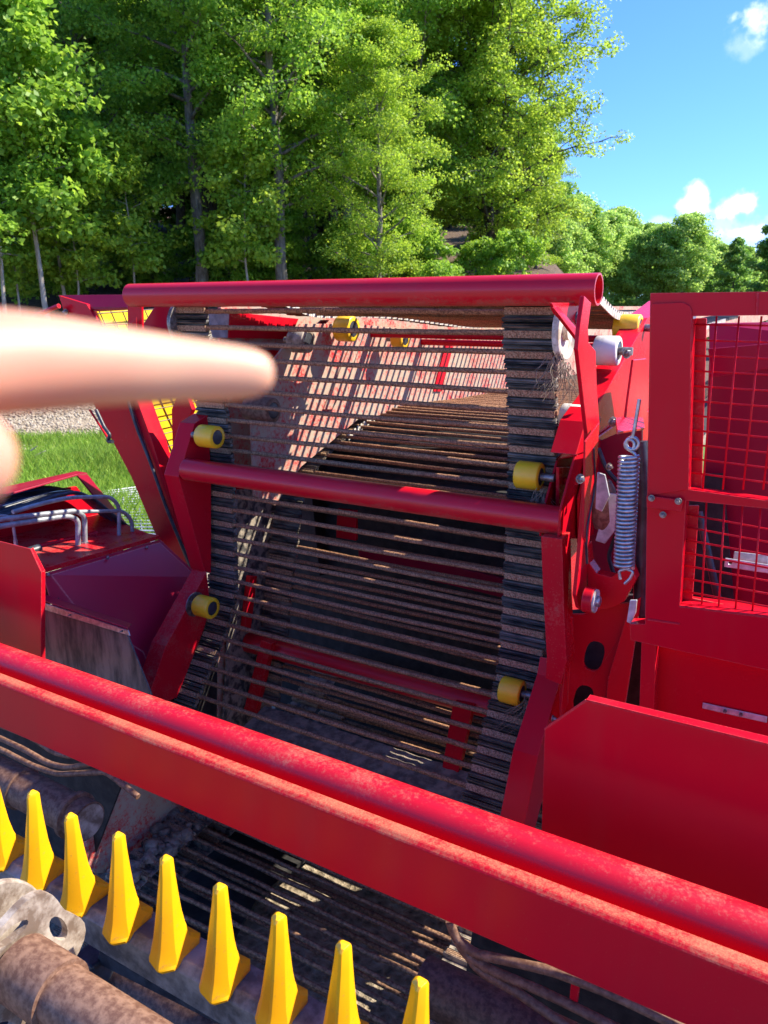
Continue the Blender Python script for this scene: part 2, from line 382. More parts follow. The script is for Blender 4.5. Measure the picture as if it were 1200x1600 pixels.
def web(name, prof, x0, x1, bw, pitch, rodm, beltm, out=1, start=0, keep=None, label=None, wavy=0):
    rs, P = resample(prof, pitch, start+pitch/24*1)
    host = belt('web_belt', prof, x0, x0+bw, pitch, beltm, HV, out)
    host.name = name
    if label: host['label'] = label
    b2 = belt('web_belt', prof, x1-bw, x1, pitch, beltm, host, out)
    ms = [rod_mesh(x0, x1, bw, m=rodm) for _ in range(4)]
    for i, (p, t) in enumerate(rs):
        if keep and not keep(p): continue
        o = bpy.data.objects.new('web_rod', ms[i % 4]); S.collection.objects.link(o)
        nrm = Vector((0, -t.z, t.y))*out
        rot = Matrix((Vector((1,0,0)), nrm, Vector((1,0,0)).cross(nrm))).transposed()
        o.rotation_euler = rot.to_euler(); o.parent = host
        w = Vector(((x0+x1)/2, p.y, p.z)); o.location = w-WL_host(host)
    return host
def WL_host(h): return WL[h.get('_k', '')] if False else HOSTLOC[h.name]
HOSTLOC = {}
_old_belt = belt
def belt(*a, **k):
    o = _old_belt(*a, **k); HOSTLOC[o.name] = WL[o.name]; HOSTLOC[a[0]] = WL[o.name]; return o
def zz(L): return [(y, z+H) for y, z in L]
PITCH_R = .0665
A_prof = zz([(2.00,-1.98),(2.12,-1.74),(2.22,-1.62),(2.36,-1.46),(2.48,-1.28),(2.49,-1.1),(2.49,-.9),(2.50,-.70),(2.49,-.47),(2.45,-.26),(2.385,-.06),(2.395,.02),(2.46,.07),(2.60,.078),(2.80,.045),(3.1,-.03),(3.30,-.035),(3.45,-.03),(3.9,-.045),(4.5,-.09),(5.0,-.13),(6.0,-.10),(7.0,-.08)])
def web2(name, prof, x0, x1, bw, rodm, beltm, out, start, label, keep=None, wav=0.0, every=1):
    rs, P = resample(prof, PITCH_R, start)
    host = _old_belt(name, prof, x0, x0+bw, PITCH_R, beltm, HV, out)
    WLh = WL[host.name]; host['label'] = label
    _old_belt('web_belt', prof, x1-bw, x1, PITCH_R, beltm, host, out)
    ms = [rod_mesh(x0, x1, bw, m=rodm, wav=wav) for _ in range(4)]; c = 0
    for i, (p, t) in enumerate(rs):
        if (keep and not keep(p)) or i % every: continue
        o = bpy.data.objects.new('web_rod', ms[i % 4]); S.collection.objects.link(o)
        nrm = Vector((0, -t.z, t.y))*out
        rot = Matrix((Vector((1,0,0)), nrm, Vector((1,0,0)).cross(nrm))).transposed()
        o.rotation_euler = rot.to_euler(); o.parent = host; c += 1
        o.location = Vector(((x0+x1)/2, p.y, p.z))-WLh
    return host
XL, XR = -2.40, -.79
web2('elevator_web', A_prof, XL, XR, .172, 'rod', 'rubber', 1, 0, 'front rod web running up the elevator and over the top drive wheels', keep=lambda p: p.y < 6.3)
B_prof = zz([(2.74,-1.95),(2.80,-1.7),(2.86,-1.5),(2.88,-1.39),(2.94,-1.17),(2.98,-.94),(3.13,-.77),(3.39,-.67),(3.68,-.59),(3.95,-.56),(4.77,-.605),(5.9,-.62),(7.2,-.60)])
web2('carrier_web', B_prof, XL, XR, .172, 'rod', 'rubber', 1, .02, 'dark rear rod web behind the front one, curving back into the machine', keep=lambda p: p.y < 6.6)
C_prof = zz([(1.30,-2.46),(1.60,-2.36),(1.9,-2.30),(2.3,-2.28),(2.7,-2.24),(3.1,-2.1),(3.4,-1.95)])
web2('digging_web', C_prof, XL, XR-.02, .172, 'rod_dark', 'rubber_mud', 1, .03, 'dark lower rod web under the red beam, with mud on its left belt', wav=.004)
# cream belt edge cogs on the inside of the receding strands
def cogs(prof, x, x1, y0, y1, parent_name, side):
    rs, P = resample(prof, PITCH_R/2); b = MB()
    for i, (p, t) in enumerate(rs):
        if not (y0 < p.y < y1): continue
        n = Vector((0, -t.z, t.y))
        for u0, u1, h in ((-.016, .0, .016), (-.004, .016, .006)):
            a = [p+t*u0-n*.018, p+t*u1-n*.018, p+t*u1+n*h, p+t*u0+n*h]
            b.prism([Vector((x, q.y, q.z)) for q in a], (x1-x, 0, 0))
    return b.build('belt_cog_strip', 'cream', bpy.data.objects[parent_name])
cogs(A_prof, XL+.172, XL+.176, 2.9, 6.2, 'elevator_web', 1)
cogs(A_prof, XR+.001, XR+.006, 2.62, 6.2, 'elevator_web', 1)
cogs(B_prof, XL+.172, XL+.176, 3.4, 6.4, 'carrier_web', 1)
# ------------------------------------------------------------------ rollers
def roller(c, r, L, axis_sgn, m='yellow', label=None, hub=True, name='web_roller', hubm='hose'):
    """cylinder roller with a hub recess; c centre; faces +X by axis_sgn"""
    c = Vector(c); b = MB()
    b.lathe(c-Vector((L/2, 0, 0)), (1,0,0), [(0, r*.66), (.001, r*.93), (.005, r), (L*.5, r*1.004), (L-.005, r), (L-.001, r*.93), (L, r*.66), (L-.012, r*.62)], 36)
    o = b.build(name, m, HV, smooth=True)
    if label: o['label'] = label
    h = MB(); h.lathe(c-Vector((L/2+.004, 0, 0)), (1,0,0), [(0, r*.62), (L+.002, r*.62), (L+.004, r*.45), (L-.004+.008, r*.2)], 24); h.build('hub', hubm, o, smooth=True)
    s = MB(); s.lathe(c+Vector((-axis_sgn*(L/2-.01), 0, 0)), (-axis_sgn, 0, 0), [(-.01, r*.28), (.055, r*.28)], 14); s.build('axle', 'bolt', o, smooth=True)
    return o
roller(onX((327, 682), -2.24), .047, .095, 1, label='yellow roller pressing on the left web belt above the middle cross tube')
roller(onX((321, 948), -2.25), .047, .085, 1, label='yellow roller on the lower left bracket')
roller(onX((827, 743), -.865), .047, .085, -1, label='yellow roller on the right web belt above the middle cross tube')
roller(onX((800, 1080), -.875), .047, .080, -1, label='yellow roller low on the right web belt, wrapped in dry roots')
roller(onX((981, 512), -.76), .052, .10, -1, label='dirty yellow roller under the receding web at the top right')
roller(onX((541, 514), -2.12), .06, .09, 1, label='yellow roller inside the machine under the top web')
roller(onX((625, 530), -2.10), .05, .07, 1, label='small yellow roller far inside the machine')
roller(onX((949, 548), -.735), .052, .085, -1, m='white', name='support_roller', label='white support roller beside the right arm')
roller(onX((897, 655), -.77), .052, .085, -1, m='white', name='support_roller', label='muddy white support roller behind the right belt')
roller(onX((470, 532), -2.14), .055, .09, 1, m='cast', name='support_roller', label='dirty pale roller inside behind the web')
roller(onX((408, 640), -2.16), .055, .14, 1, m='rust', name='support_roller', label='rusty roller inside behind the web')
# steel plates behind lower left roller
b = MB(); b.lathe(onX((304, 944), -2.335), (1,0,0), [(0, .055), (.006, .055)], 26); b.build('washer', 'bolt', HV, smooth=True)
b = MB(); b.lathe(onX((838, 1088), -.80), (1,0,0), [(0, .040), (.012, .040), (.016, .03)], 26); b.build('washer', 'cream', HV, smooth=True)
# ------------------------------------------------------------------ cross tubes
def hollow(name, a, b_, r, m, wall=.006):
    a, b_ = Vector(a), Vector(b_); q = MB(); L = (b_-a).length
    q.lathe(a, b_-a, [(.05, r-wall), (0, r-wall), (0, r), (L*.33, r), (L*.66, r), (L, r), (L, r-wall), (L-.25, r-wall)], 40)
    return q.build(name, m, HV, smooth=True)
hollow('top_cross_tube', (-2.57, 2.31, .047+H), (-.64, 2.31, .050+H), .046, 'red_tube')
hollow('middle_cross_tube', (-2.33, 2.32, -.66+H), (-.70, 2.32, -.657+H), .046, 'red_tube')
hollow('inner_cross_tube', (-2.50, 2.78, -1.655+H), (-1.09, 2.78, -1.645+H), .052, 'red_tube')
pY('inner_strut', [(478,1000),(500,1012),(420,1130),(395,1120)] and [(408,1000),(424,1006),(398,1118),(380,1112)], 2.70, .04, 'red_dusty')
pY('inner_strut', [(708,1098),(738,1104),(712,1226),(686,1228)], 2.70, .04, 'red')
G0 = (-3.7, 1.36, -1.125+H); G1 = (1.2, 1.36, -1.125+H)
gt = hollow('front_guard_tube', G0, G1, .0535, 'red_rail')
gt['label'] = 'thick red guard tube crossing the whole front, dusty on top'
# front box beam: vertical face and slightly rounded top flange
b = MB()
yb = 1.225; zt = -.895*yb+H; zb_ = -1.020*yb+H
prof = [(yb, zb_), (yb, zt), (yb+.012, zt+.010), (yb+.038, zt+.011), (yb+.038, zb_+.0), (yb+.03, zb_-.0)]
b.prism([Vector((-3.4, y, z)) for y, z in prof], (4.6, 0, 0)); fb = b.build('front_beam', 'red_beam', HV, bev=.004)
fb['label'] = 'red box beam below the guard tube with tan dust along its top edge'
# ------------------------------------------------------------------ right side assembly
arm = pX('elevator_arm', [(900,711),(915,659),(950,607),(1012,497),(1045,470),(1075,560),(1020,640),(978,652),(930,700)], -.695, .085, 'red')
pX('arm_side_plate', [(925,690),(978,652),(1020,640),(1000,760),(960,800),(935,830),(905,850),(905,780)], -.685, .008, 'red')
pX('arm_channel_plate', [(846,838),(846,812),(872,719),(902,680),(905,838)], -.785, .008, 'red')
pX('arm_channel_plate', [(874,842),(877,797),(900,711),(935,668),(925,842)], -.70, .008, 'red')
tcap = [onX((874,716), -.785), onX((902,655), -.785), onX((930,650), -.70), onX((900,711), -.70)]
P3('arm_channel_cap', tcap, .006, 'red')
pX('gusset_plate', [(978,652),(990,562),(1010,560),(1016,620),(1008,660)], -.60, .008, 'red_clean')
P3('spring_bracket', [onX((962,652), -.60), onX((1005,652), -.60), onX((1008,668), -.50), onX((965,675), -.50)], .008, 'red')
post = pX('front_post', [(913,462),(924,473),(919,512),(920,535),(931,548),(933,610),(937,659),(934,711),(926,775),(921,850),(926,893),(936,905),(932,942),(918,958),(905,950),(900,930),(908,850),(917,737),(918,677),(912,625),(903,546),(906,512)], -.62, .012, 'red')
post['label'] = 'upright red plate from the end of the top tube down to the pivot pin'
pX('front_post_flange', [(915,690),(937,660),(934,711),(926,775),(916,850),(912,840)], -.60, .006, 'red')
pY('pivot_lug', [(918,850),(921,880),(932,896),(955,902),(985,882),(994,905),(975,940),(955,950),(918,956)], 2.33, .05, 'red')
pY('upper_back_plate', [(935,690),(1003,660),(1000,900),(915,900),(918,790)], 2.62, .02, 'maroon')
b = MB(); c = onX((914, 936), -.60); b.lathe(c, (1,0,0), [(0, .040), (.028, .040), (.030, .036)], 28); pin = b.build('pivot_boss', 'red', HV, smooth=True)
b = MB(); b.lathe(c+Vector((.030,0,0)), (1,0,0), [(0, .037), (.006, .037)], 28); b.build('washer', 'cream', pin, smooth=True)
b = MB(); b.lathe(c+Vector((.036,0,0)), (1,0,0), [(0, .017), (.010, .017), (.012, .014)], 20); b.build('pin', 'steel', pin, smooth=True)
sl = pY('slotted_arm', [(886,960),(912,960),(945,946),(985,942),(978,985),(945,1090),(950,1125),(868,1135),(880,1040)], 2.40, .012, 'red', holes=[slot(928,1025,30,46,.25), slot(911,1093,30,44,.25)])
sl['label'] = 'red arm plate with two long slots beside the spring'
pY('slot_shade_sheet', [(880,955),(990,945),(985,1000),(955,1110),(960,1140),(860,1140),(870,1040)], 2.52, .01, 'dark')  # near-black sheet, paints the shade seen through the slots
pY('slotted_arm_side', [(985,942),(1000,935),(992,1000),(975,1110),(945,1110),(950,1060),(972,985)], 2.36, .02, 'red')
pY('front_column', [(845,838),(878,842),(880,939),(885,1034),(876,1070),(852,1060),(854,1025),(848,921)], 2.25, .09, 'red_dusty')
P3('front_column_flange', [onY((878,842), 2.25), onY((890,880), 2.30), onY((884,960), 2.30), onY((896,965), 2.32), onY((888,1100), 2.32), onY((876,1125), 2.28), onY((884,1034), 2.25)], .006, 'red_clean')
lb = pX('lower_bracket', [(881,1034),(876,1062),(840,1182),(819,1291),(812,1330),(828,1330),(836,1295),(866,1179),(868,1152),(881,1119)], -.70, .085, 'red_clean')
lb['label'] = 'bright red bracket at the lower right of the elevator'
# drive wheel at the top right
b = MB(); c = onX((886, 517), -.765); b.lathe(c-Vector((.02,0,0)), (1,0,0), [(0,.02), (0, .088), (.006, .092), (.022, .092), (.024, .086), (.014, .08), (.014, .03), (.03, .028), (.03,.01)], 40)
dw = b.build('drive_wheel', 'cream', HV, smooth=True); dw['label'] = 'cream drive wheel inside the top right end of the web'
pX('wheel_bracket', [(862,473),(912,473),(912,500),(908,535),(893,515),(868,490)], -.70, .008, 'red')
P3('wheel_brace', [onX((864,480), -.70), onX((872,478), -.70), onX((908,520), -.68), onX((904,532), -.68)], .01, 'red')
hexbolt(onX((901,497), -.70), (1,0,0), .017)
b = MB(); c = onX((300, 505), -2.36); b.lathe(c-Vector((.05,0,0)), (1,0,0), [(0, .03), (0, .092), (.022, .096), (.024, .03)], 40); b.build('drive_wheel', 'bolt', HV, smooth=True)
# right bolts
for p, x, r in (((979,552), -.62, .016), ((957,659), -.60, .015), ((951,729), -.60, .011), ((906,748), -.60, .013), ((966,960), -.60, .01)):
    hexbolt(onX(p, x), (.8,-.6,0), r)
hexbolt(onX((863,1122), -.69), (1,0,0), .010)
tubeO('axle_bar', [onX((876,752), -.785), onX((900,752), -.70)], .012, 'red')
# coil spring
ys = 2.16; ta = onY((983, 712), ys); tb = onY((975, 886), ys); ax = (tb-ta); Ls = ax.length; ax.normalize()
u = ax.cross(Vector((0,1,0))).normalized(); w = ax.cross(u)
turns = 28; n = turns*18; sp = MB(); rr = .0255
sp.sweep([ta+ax*Ls*i/n+(u*math.cos(2*math.pi*i/18)+w*math.sin(2*math.pi*i/18))*rr for i in range(n+1)], .0052, 8)
spr = sp.build('coil_spring', 'steel', HV, smooth=True); spr['label'] = 'grey steel coil spring hanging from an eye bolt'
b = MB(); hk = []
for i in range(14):
    a = math.pi*1.45*i/13-.5; hk.append(ta-ax*.030+u*(-.013*math.cos(a)*1)+(-ax)*(.015*math.sin(a)))
b.sweep([ta+u*.02, ta-ax*.008+u*.014]+hk, .0045, 8); b.build('spring_hook', 'steel', spr, smooth=True)
eye = onY((988, 693), ys); b = MB(); b.sweep([eye+(u*math.cos(a)+(-ax)*math.sin(a))*.017 for a in [2*math.pi*i/20 for i in range(21)]], .0052, 8, cap=False); b.sweep([eye-ax*.017, onY((992,665), ys), onY((999,624), ys)], .0055, 8)
b.build('eye_bolt', 'steel', spr, smooth=True)
b = MB()
for q in ((966, 978),):
    b.sweep(smoothpath([tb+u*.018, onY((967,892), ys), onY((969,905), ys)], 5), .0045, 8)
    b.sweep(smoothpath([tb-u*.018, onY((990,893), ys), onY((984,905), ys), onY((976,912), ys)], 5), .0045, 8)
b.build('spring_hook', 'steel', spr, smooth=True)
# shock absorber-like cylinder and links behind the post
b = MB(); b.lathe(onY((944,750), 2.45), (onY((944,815), 2.45)-onY((944,750), 2.45)), [(0,.02),(.03,.036),(.13,.04),(.16,.03)], 24); b.build('rusty_knuckle', 'rust', HV, smooth=True)
pY('zinc_link', [(933,738),(945,742),(952,775),(940,800),(930,795)], 2.36, .01, 'galv')
pY('zinc_link', [(948,770),(965,773),(960,830),(945,850),(930,845),(938,815)], 2.42, .01, 'galv')
pY('zinc_clip', [(984,938),(995,938),(993,958),(985,975),(979,972)], 2.2, .01, 'galv')
tubeO('black_hose', smoothpath([onY(p, 2.4) for p in [(1000,690),(1008,760),(1006,850),(1000,930),(1004,960)]], 6), .022, 'hose')
tubeO('black_cable', smoothpath([onY(p, 2.5) for p in [(935,700),(948,735),(972,760),(968,820),(950,870),(960,900)]], 6), .007, 'hose')
tubeO('black_cable', smoothpath([onX(p, -.60) for p in [(927,700),(930,760),(915,830),(917,880)]], 6), .004, 'hose')
pY('dark_gap_plate', [(975,930),(1012,930),(1012,1112),(940,1112)], 2.75, .02, 'dark')  # shade of the gap beside the guard, painted as a near-black sheet
# guard frame with wire mesh
yg = 2.15
gf = pY('guard_frame', [(1016,458),(1400,453),(1400,1088),(1200,1047),(985,1000),(984,975),(1008,975)], yg, .05, 'red_clean',
   holes=[[(1083,500),(1083,494),(1400,490),(1400-8,790),(1195,782),(1076,765)], [(1072,782),(1395,815),(1393,985),(1198,965),(1062,948)]], bev=.004)
gf['label'] = 'red box guard frame holding wire mesh at the right'
pY('frame_overlay', [(1017,478),(1020,474),(1068,472),(1078,478),(1081,486),(1076,765),(1012,775)], yg-.006, .006, 'red_clean', gf)
pY('hinge_strip', [(1010,774),(1068,782),(1064,800),(1010,793)], yg-.016, .012, 'red', gf)
for p in ((1018,778), (1060,783), (1036,804)): hexbolt(onY(p, yg-.017), (0,-1,0), .0085, gf)
b = MB()
for k in range(12):      # upright wires, in front
    t = k; x0p = 1120+35*k; x1p = 1098+31.5*k
    b.sweep([onY((x0p, 494), yg+.03), onY((x0p-(x0p-x1p)*1.0, 765), yg+.03)], .0028, 6)
for k in range(11):
    y = 507+ k*24.6 - .25*k*k*.6; b.sweep([onY((1086-k*.8, y), yg+.0356), onY((1400, y+(y-478)*.165), yg+.0356)], .0028, 6)
b.build('wire_mesh', 'red', gf, smooth=True)
b = MB()
for k in range(12):
    b.sweep([onY((1104+28.5*k, 782), yg+.03), onY((1096+26.5*k, 955), yg+.03)], .0028, 6)
for k in range(8):
    y = 804+k*20.2; b.sweep([onY((1066, y-2), yg+.0356), onY((1400, y+60), yg+.0356)], .0028, 6)
b.build('wire_mesh', 'red', gf, smooth=True)
pY('mesh_backing_strip', [(1086,497),(1104,497),(1096,770),(1076,768)], yg+.05, .008, 'red_dusty', gf)
pY('mesh_backing_strip', [(1074,790),(1092,790),(1082,935),(1200,958),(1200,972),(1064,948)], yg+.05, .008, 'red_dusty', gf)
P3('frame_sill', [onY((1062,948), yg), onY((1400,990), yg), onY((1400,975), yg+.09), onY((1072,932), yg+.09)], .004, 'red_clean', gf)
tubeO('weld_seam', [onY((1183,458), yg-.001), onY((1182,492), yg-.001)], .0032, 'red', gf, n=8, jitter=.25)
tubeO('weld_seam', [onY((1012,968), yg-.001), onY((1062,975), yg-.001)], .0028, 'red', gf, n=8, jitter=.25)
# housing behind mesh
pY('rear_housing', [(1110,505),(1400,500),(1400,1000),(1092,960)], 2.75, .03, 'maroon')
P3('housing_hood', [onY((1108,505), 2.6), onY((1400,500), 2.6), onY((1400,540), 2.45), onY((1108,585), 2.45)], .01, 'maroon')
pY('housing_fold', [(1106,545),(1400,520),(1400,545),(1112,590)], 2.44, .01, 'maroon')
pY('zinc_bracket', [(1147,862),(1200,868),(1200,885),(1145,878)], 2.40, .006, 'galv')
pY('zinc_bracket', [(1133,872),(1260,892),(1260,905),(1131,886)], 2.36, .006, 'galv', holes=[slot(1141,880,6,4)])
tubeO('black_hose', [onY((1092,800), 2.5), onY((1125,950), 2.5)], .012, 'hose')
pY('recessed_panel', [(1027,1008),(1400,1090),(1400,1400),(1020,1400)], yg+.07, .02, 'red')
pY('panel_post', [(1002,1003),(1025,1008),(1021,1130),(998,1130)], yg+.01, .05, 'red')
zs = pY('zinc_strip', [(1098,1098),(1199,1120),(1198,1130),(1097,1107)], yg+.062, .004, 'galv')
for p in ((1133,1110), (1158,1115)): hexbolt(onY(p, yg+.062), (0,-1,0), .007, zs, washer=False)
b = MB(); b.prism([Vector((.58,1.9,.5)), Vector((2.4,1.9,.5)), Vector((2.4,1.9,1.7)), Vector((1.9,1.9,1.9)), Vector((.58,1.9,1.9))], (0,5,0)); b.build('machine_body', 'red', HV, bev=.01)  # unseen body beyond view, added to keep sunlit ground out of reflections
# right shield
ysd = 1.61
rs_ = pY('front_shield', [(851,1140),(880,1120),(916,1095),(1200,1164),(1420,1218),(1420,1760),(845,1440),(846,1300)], ysd, .004, 'red_clean', bev=.001)
rs_['label'] = 'broad glossy red shield plate at the lower right'
P3('shield_lip', [onY((851,1141), ysd), onY((916,1095), ysd), onY((925,1090), ysd+.03), onY((862,1132), ysd+.03)], .004, 'red', rs_, bev=.001)
P3('shield_lip', [onY((916,1095), ysd), onY((1420,1218), ysd), onY((1422,1204), ysd+.022), onY((922,1087), ysd+.022)], .004, 'red', rs_, bev=.001)
# ------------------------------------------------------------------ left side assembly
ub = pX('upper_bracket', [(304,662),(325,648),(330,745),(330,895),(320,893),(279,745)], -2.34, .085, 'red')
ub['label'] = 'red bent bracket at the left end of the middle cross tube'
P3('bracket_flange', [onX((263,740), -2.44), onX((294,655), -2.44), onX((322,636), -2.44), onX((324,650), -2.42), onX((300,664), -2.42), onX((279,742), -2.42)], .006, 'red')
lb = pX('lower_bracket', [(323,893),(329,950),(318,985),(277,1090),(240,1105),(230,1095),(259,1010)], -2.335, .085, 'red_dusty')
lb['label'] = 'dusty red bracket at the lower left of the elevator'
pY('left_tube_post', [(199,470),(221,472),(222,520),(200,560)], 2.36, .012, 'red')
pY('left_wheel_plate', [(245,473),(272,474),(274,500),(281,530),(262,545),(215,520)], 2.44, .012, 'maroon')
pY('leaning_beam', [(92,463),(150,487),(190,560),(238,690),(300,900),(285,905),(262,880),(205,745),(150,640)], 2.92, .10, 'red')
P3('leaning_beam_side', [onY((196,600), 2.915), onY((232,648), 2.99), onY((268,722), 3.02), onY((318,905), 3.02), onY((300,900), 2.915), onY((238,730), 2.915)], .01, 'maroon')  # darker face of the same red beam, shade put into its colour
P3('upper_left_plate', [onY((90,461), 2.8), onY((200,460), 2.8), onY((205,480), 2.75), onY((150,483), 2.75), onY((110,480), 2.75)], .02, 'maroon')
pY('upper_left_end', [(92,462),(135,475),(150,500),(108,495),(98,478)], 2.74, .02, 'red', holes=[slot(114,490,7,7)] and ())
tubeO('stay_rod', [onY((92,478), 2.7), onY((30,505), 2.7)], .012, 'red')
for p in ((103,487),): hexbolt(onY(p, 2.73), (0,-1,0), .014)
pY('red_gusset', [(203,505),(213,495),(213,512),(202,520)], 2.34, .004, 'red_clean')
tubeO('black_hose', smoothpath([onY(p, 2.90) for p in [(200,625),(214,670),(236,725),(262,800),(300,890)]], 5), .009, 'hose')
yp = pX('yellow_guard_panel', [(150,484),(262,484),(285,530),(330,680),(330,760),(276,725),(225,640)], -3.40, .01, 'yellowplate')
yp['label'] = 'yellow sheet panel behind black wire mesh at the upper left'
b = MB()
for k in range(9):
    x0p = 155+k*18; b.sweep([onX((x0p, 486), -3.36), onX((x0p+66, 640), -3.36), onX((x0p+100, 715), -3.36)], .0032, 5)
for k in range(13):
    y = 490+k*19; xa = 150+(y-484)*.5; b.sweep([onX((xa, y), -3.354), onX((335, y-14-k*.8), -3.354)], .0032, 5)
b.build('wire_mesh', 'rust_dark', yp, smooth=True)
pY('mesh_upright', [(268,640),(284,600),(300,640),(292,660),(278,705),(270,712)], 3.0, .03, 'red')
# hood, running away along the machine
zA = -1.075+H
e0 = Vector((-2.72, 1.86, zA+.02)); e1 = Vector((-2.72, 2.50, zA)); 
P3('engine_hood_side', [e0, e1, onX((312,900), -2.52), onX((240,1070), -2.44), onX((170,1090), -2.5), onX((95,985), -2.62)], .006, 'hood')
hd = P3('engine_hood_top', [e0, e1, onX((233,840), -2.84), Vector((-3.6, 2.7, zA)), Vector((-3.6, 1.7, zA+.02)), Vector((-2.9,1.7,zA+.02))], .02, 'red_dusty')
for p in ((75,899), (168,872), (229,856)): 
    c = onX(p, -2.71); hexbolt(c, (.7,-.3,.6), .010, washer=False, name='screw')
P3('hood_end', [onX((68,895), -2.73), onX((96,942), -2.66), onX((66,945), -2.72)], .006, 'dark')
fl = pY('rubber_flap', [(62,946),(197,988),(236,1085),(236,1160),(62,1120)], 1.80, .008, 'flap'); fl['label'] = 'grey rubber sheet hanging in front of the hood'
pY('flap_strip', [(62,940),(200,985),(203,994),(62,951)], 1.785, .006, 'steel', fl)
P3('flap_flange', [onY((62,938), 1.78), onY((200,983), 1.78), onY((206,976), 1.83), onY((70,930), 1.83)], .005, 'maroon', fl)
for p in ((112,960), (193,985)): hexbolt(onY(p, 1.784), (0,-1,0), .005, fl, washer=False)
ls = pY('front_shield', [(-80,830),(0,846),(48,858),(64,893),(64,1060),(-80,1060)], 1.55, .004, 'red_clean', bev=.001); ls['label'] = 'red shield plate with cut corner at the lower left'
P3('shield_lip', [onY((48,858), 1.55), onY((52,855), 1.575), onY((71,892), 1.575), onY((64,893), 1.55)], .003, 'red', ls, bev=.001)
P3('shield_lip', [onY((64,893), 1.55), onY((71,892), 1.575), onY((71,1060), 1.575), onY((64,1060), 1.55)], .003, 'red', ls, bev=.001)
# hose shroud at the back of the hood
P3('hose_shroud', [onX((-60,795), -3.1), onX((122,743), -3.1), onX((137,741), -3.25), onX((120,738), -3.3), onX((-60,778), -3.3)], .008, 'maroon')
P3('hose_shroud_side', [onX((122,743), -3.1), onX((137,741), -3.2), onX((196,815), -3.2), onX((180,815), -3.1)], .008, 'maroon')
pX('hood_back', [(-60,800),(60,770),(120,760),(190,850),(200,880),(-60,900)], -3.32, .02, 'red')
random.seed(3)
for k in range(13):
    o_ = k*3.6; xx = -3.06-.018*k
    pts = [(-40,822-o_*1.1+random.uniform(-2,2)),(40,795-o_*.8),(85,775-o_*.3),(120,768+o_*.05),(150,782+o_*.3),(185,812+o_*.5),(232,846+o_*.3)]
    h = tubeO('hose', smoothpath([onX(p, xx) for p in pts], 5), .0095, 'hose_blue' if k in (5, 9) else 'hose', n=10)
tubeO('red_pipe', [onX((20,865), -3.05), onX((150,835), -3.05)], .018, 'red')
tubeO('black_coupling', [onX((28,868), -3.0), onX((62,857), -3.0)], .022, 'hose')
for pts, r in (([(-40,832),(0,822),(105,806),(122,812),(122,862)], .0125), ([(-40,820),(0,811),(118,798),(132,806),(133,854)], .0115), ([(20,800),(60,788),(108,777),(172,776),(186,790),(186,852)], .0095), ([(105,800),(192,798),(206,812),(208,852)], .0095), ([(-40,806),(12,806),(20,815),(25,852)], .006)):
    xx = -2.93
    p = tubeO('hydraulic_pipe', smoothpath([onX(q, xx) for q in pts], 7, .45), r, 'pipe', n=14)
    e = onX(pts[-1], xx); b = MB(); b.lathe(e+Vector((0,0,-.012)), (0,0,1), [(0, r*2), (.006, r*2)], 18); b.lathe(e+Vector((0,0,-.006)), (0,0,1), [(0, r*1.5), (.03, r*1.5)], 6); b.build('pipe_fitting', 'steel', p)
# hanging twin hydraulic rod with connector
tubeO('thin_pipe', [onY((140,640), 2.8), onY((172,690), 2.8)], .006, 'red')
tubeO('connector', smoothpath([onY(p, 2.78) for p in [(150,640),(163,668),(172,680),(168,690),(176,690)]]), .010, 'hose')
# ------------------------------------------------------------------ interior
iw2 = pX('inner_side_wall', [(398,775),(392,640),(430,560),(470,506),(560,506),(690,521),(780,514),(1000,497),(1200,489),(1200,500),(900,585),(700,630),(560,655),(470,730),(430,790)], -2.215, .012, 'red_mud')
iw2['label'] = 'dusty inner side wall striped by the shadows of the rods'
pX('inner_wall_rib', [(700,526),(712,526),(690,612),(678,612)], -2.205, .01, 'red')
pX('inner_wall_rib', [(560,512),(574,512),(540,600),(520,640),(506,640)], -2.205, .01, 'red_mud')
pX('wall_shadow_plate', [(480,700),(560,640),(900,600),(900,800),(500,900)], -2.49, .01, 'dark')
iw = pX('inner_side_wall', [onp for onp in [(300,1100),(330,640),(380,470),(430,492)]] and [(372,1000),(372,620),(380,560),(470,500),(600,500)] and [(340,1120),(345,480),(400,478),(1200,479),(1200,492),(800,600),(560,640),(480,720),(440,790),(425,1000),(420,1250)], -2.47, .02, 'red_mud')

pX('inner_wall_rib', [(372,760),(382,760),(378,1100),(366,1100)], -2.455, .015, 'red')
pX('inner_wall_rib', [(392,900),(402,900),(392,985),(382,985)], -2.40, .03, 'red')
pX('zinc_side_plate', [(322,485),(360,485),(357,528),(322,528)], -2.455, .01, 'galv')
pX('inner_red_box', [(360,487),(467,498),(453,530),(357,528)], -2.45, .012, 'red_clean')
pX('inner_red_box', [(350,545),(455,548),(440,560),(350,560)], -2.45, .012, 'red_clean')
P3('inner_brace', [onX((455,548), -2.36), onX((505,500), -2.36), onX((515,500), -2.36), onX((462,556), -2.36)], .02, 'maroon')
tubeO('inner_tube', [onX((560,522), -2.30), Vector((-.82, onX((560,522), -2.30).y, onX((560,522), -2.30).z))], .016, 'red')
yy = onX((640,534), -2.30); tubeO('inner_tube', [yy, Vector((-.82, yy.y, yy.z))], .018, 'red')
pX('inner_wall_rib', [(640,560),(680,525),(690,525),(650,600),(640,600)], -2.455, .02, 'red')
pX('right_side_wall', [(874,730),(950,730),(950,1300),(868,1300)], -.76, .012, 'red_dusty')
pY('rear_shade_sheet', [(430,700),(800,700),(800,1300),(430,1300)], 3.55, .02, 'dark')  # added near-black sheet, stands in for darkness deep inside the machine
pY('rear_cross_panel', [(560,850),(790,905),(790,935),(560,880)], 3.3, .02, 'maroon')
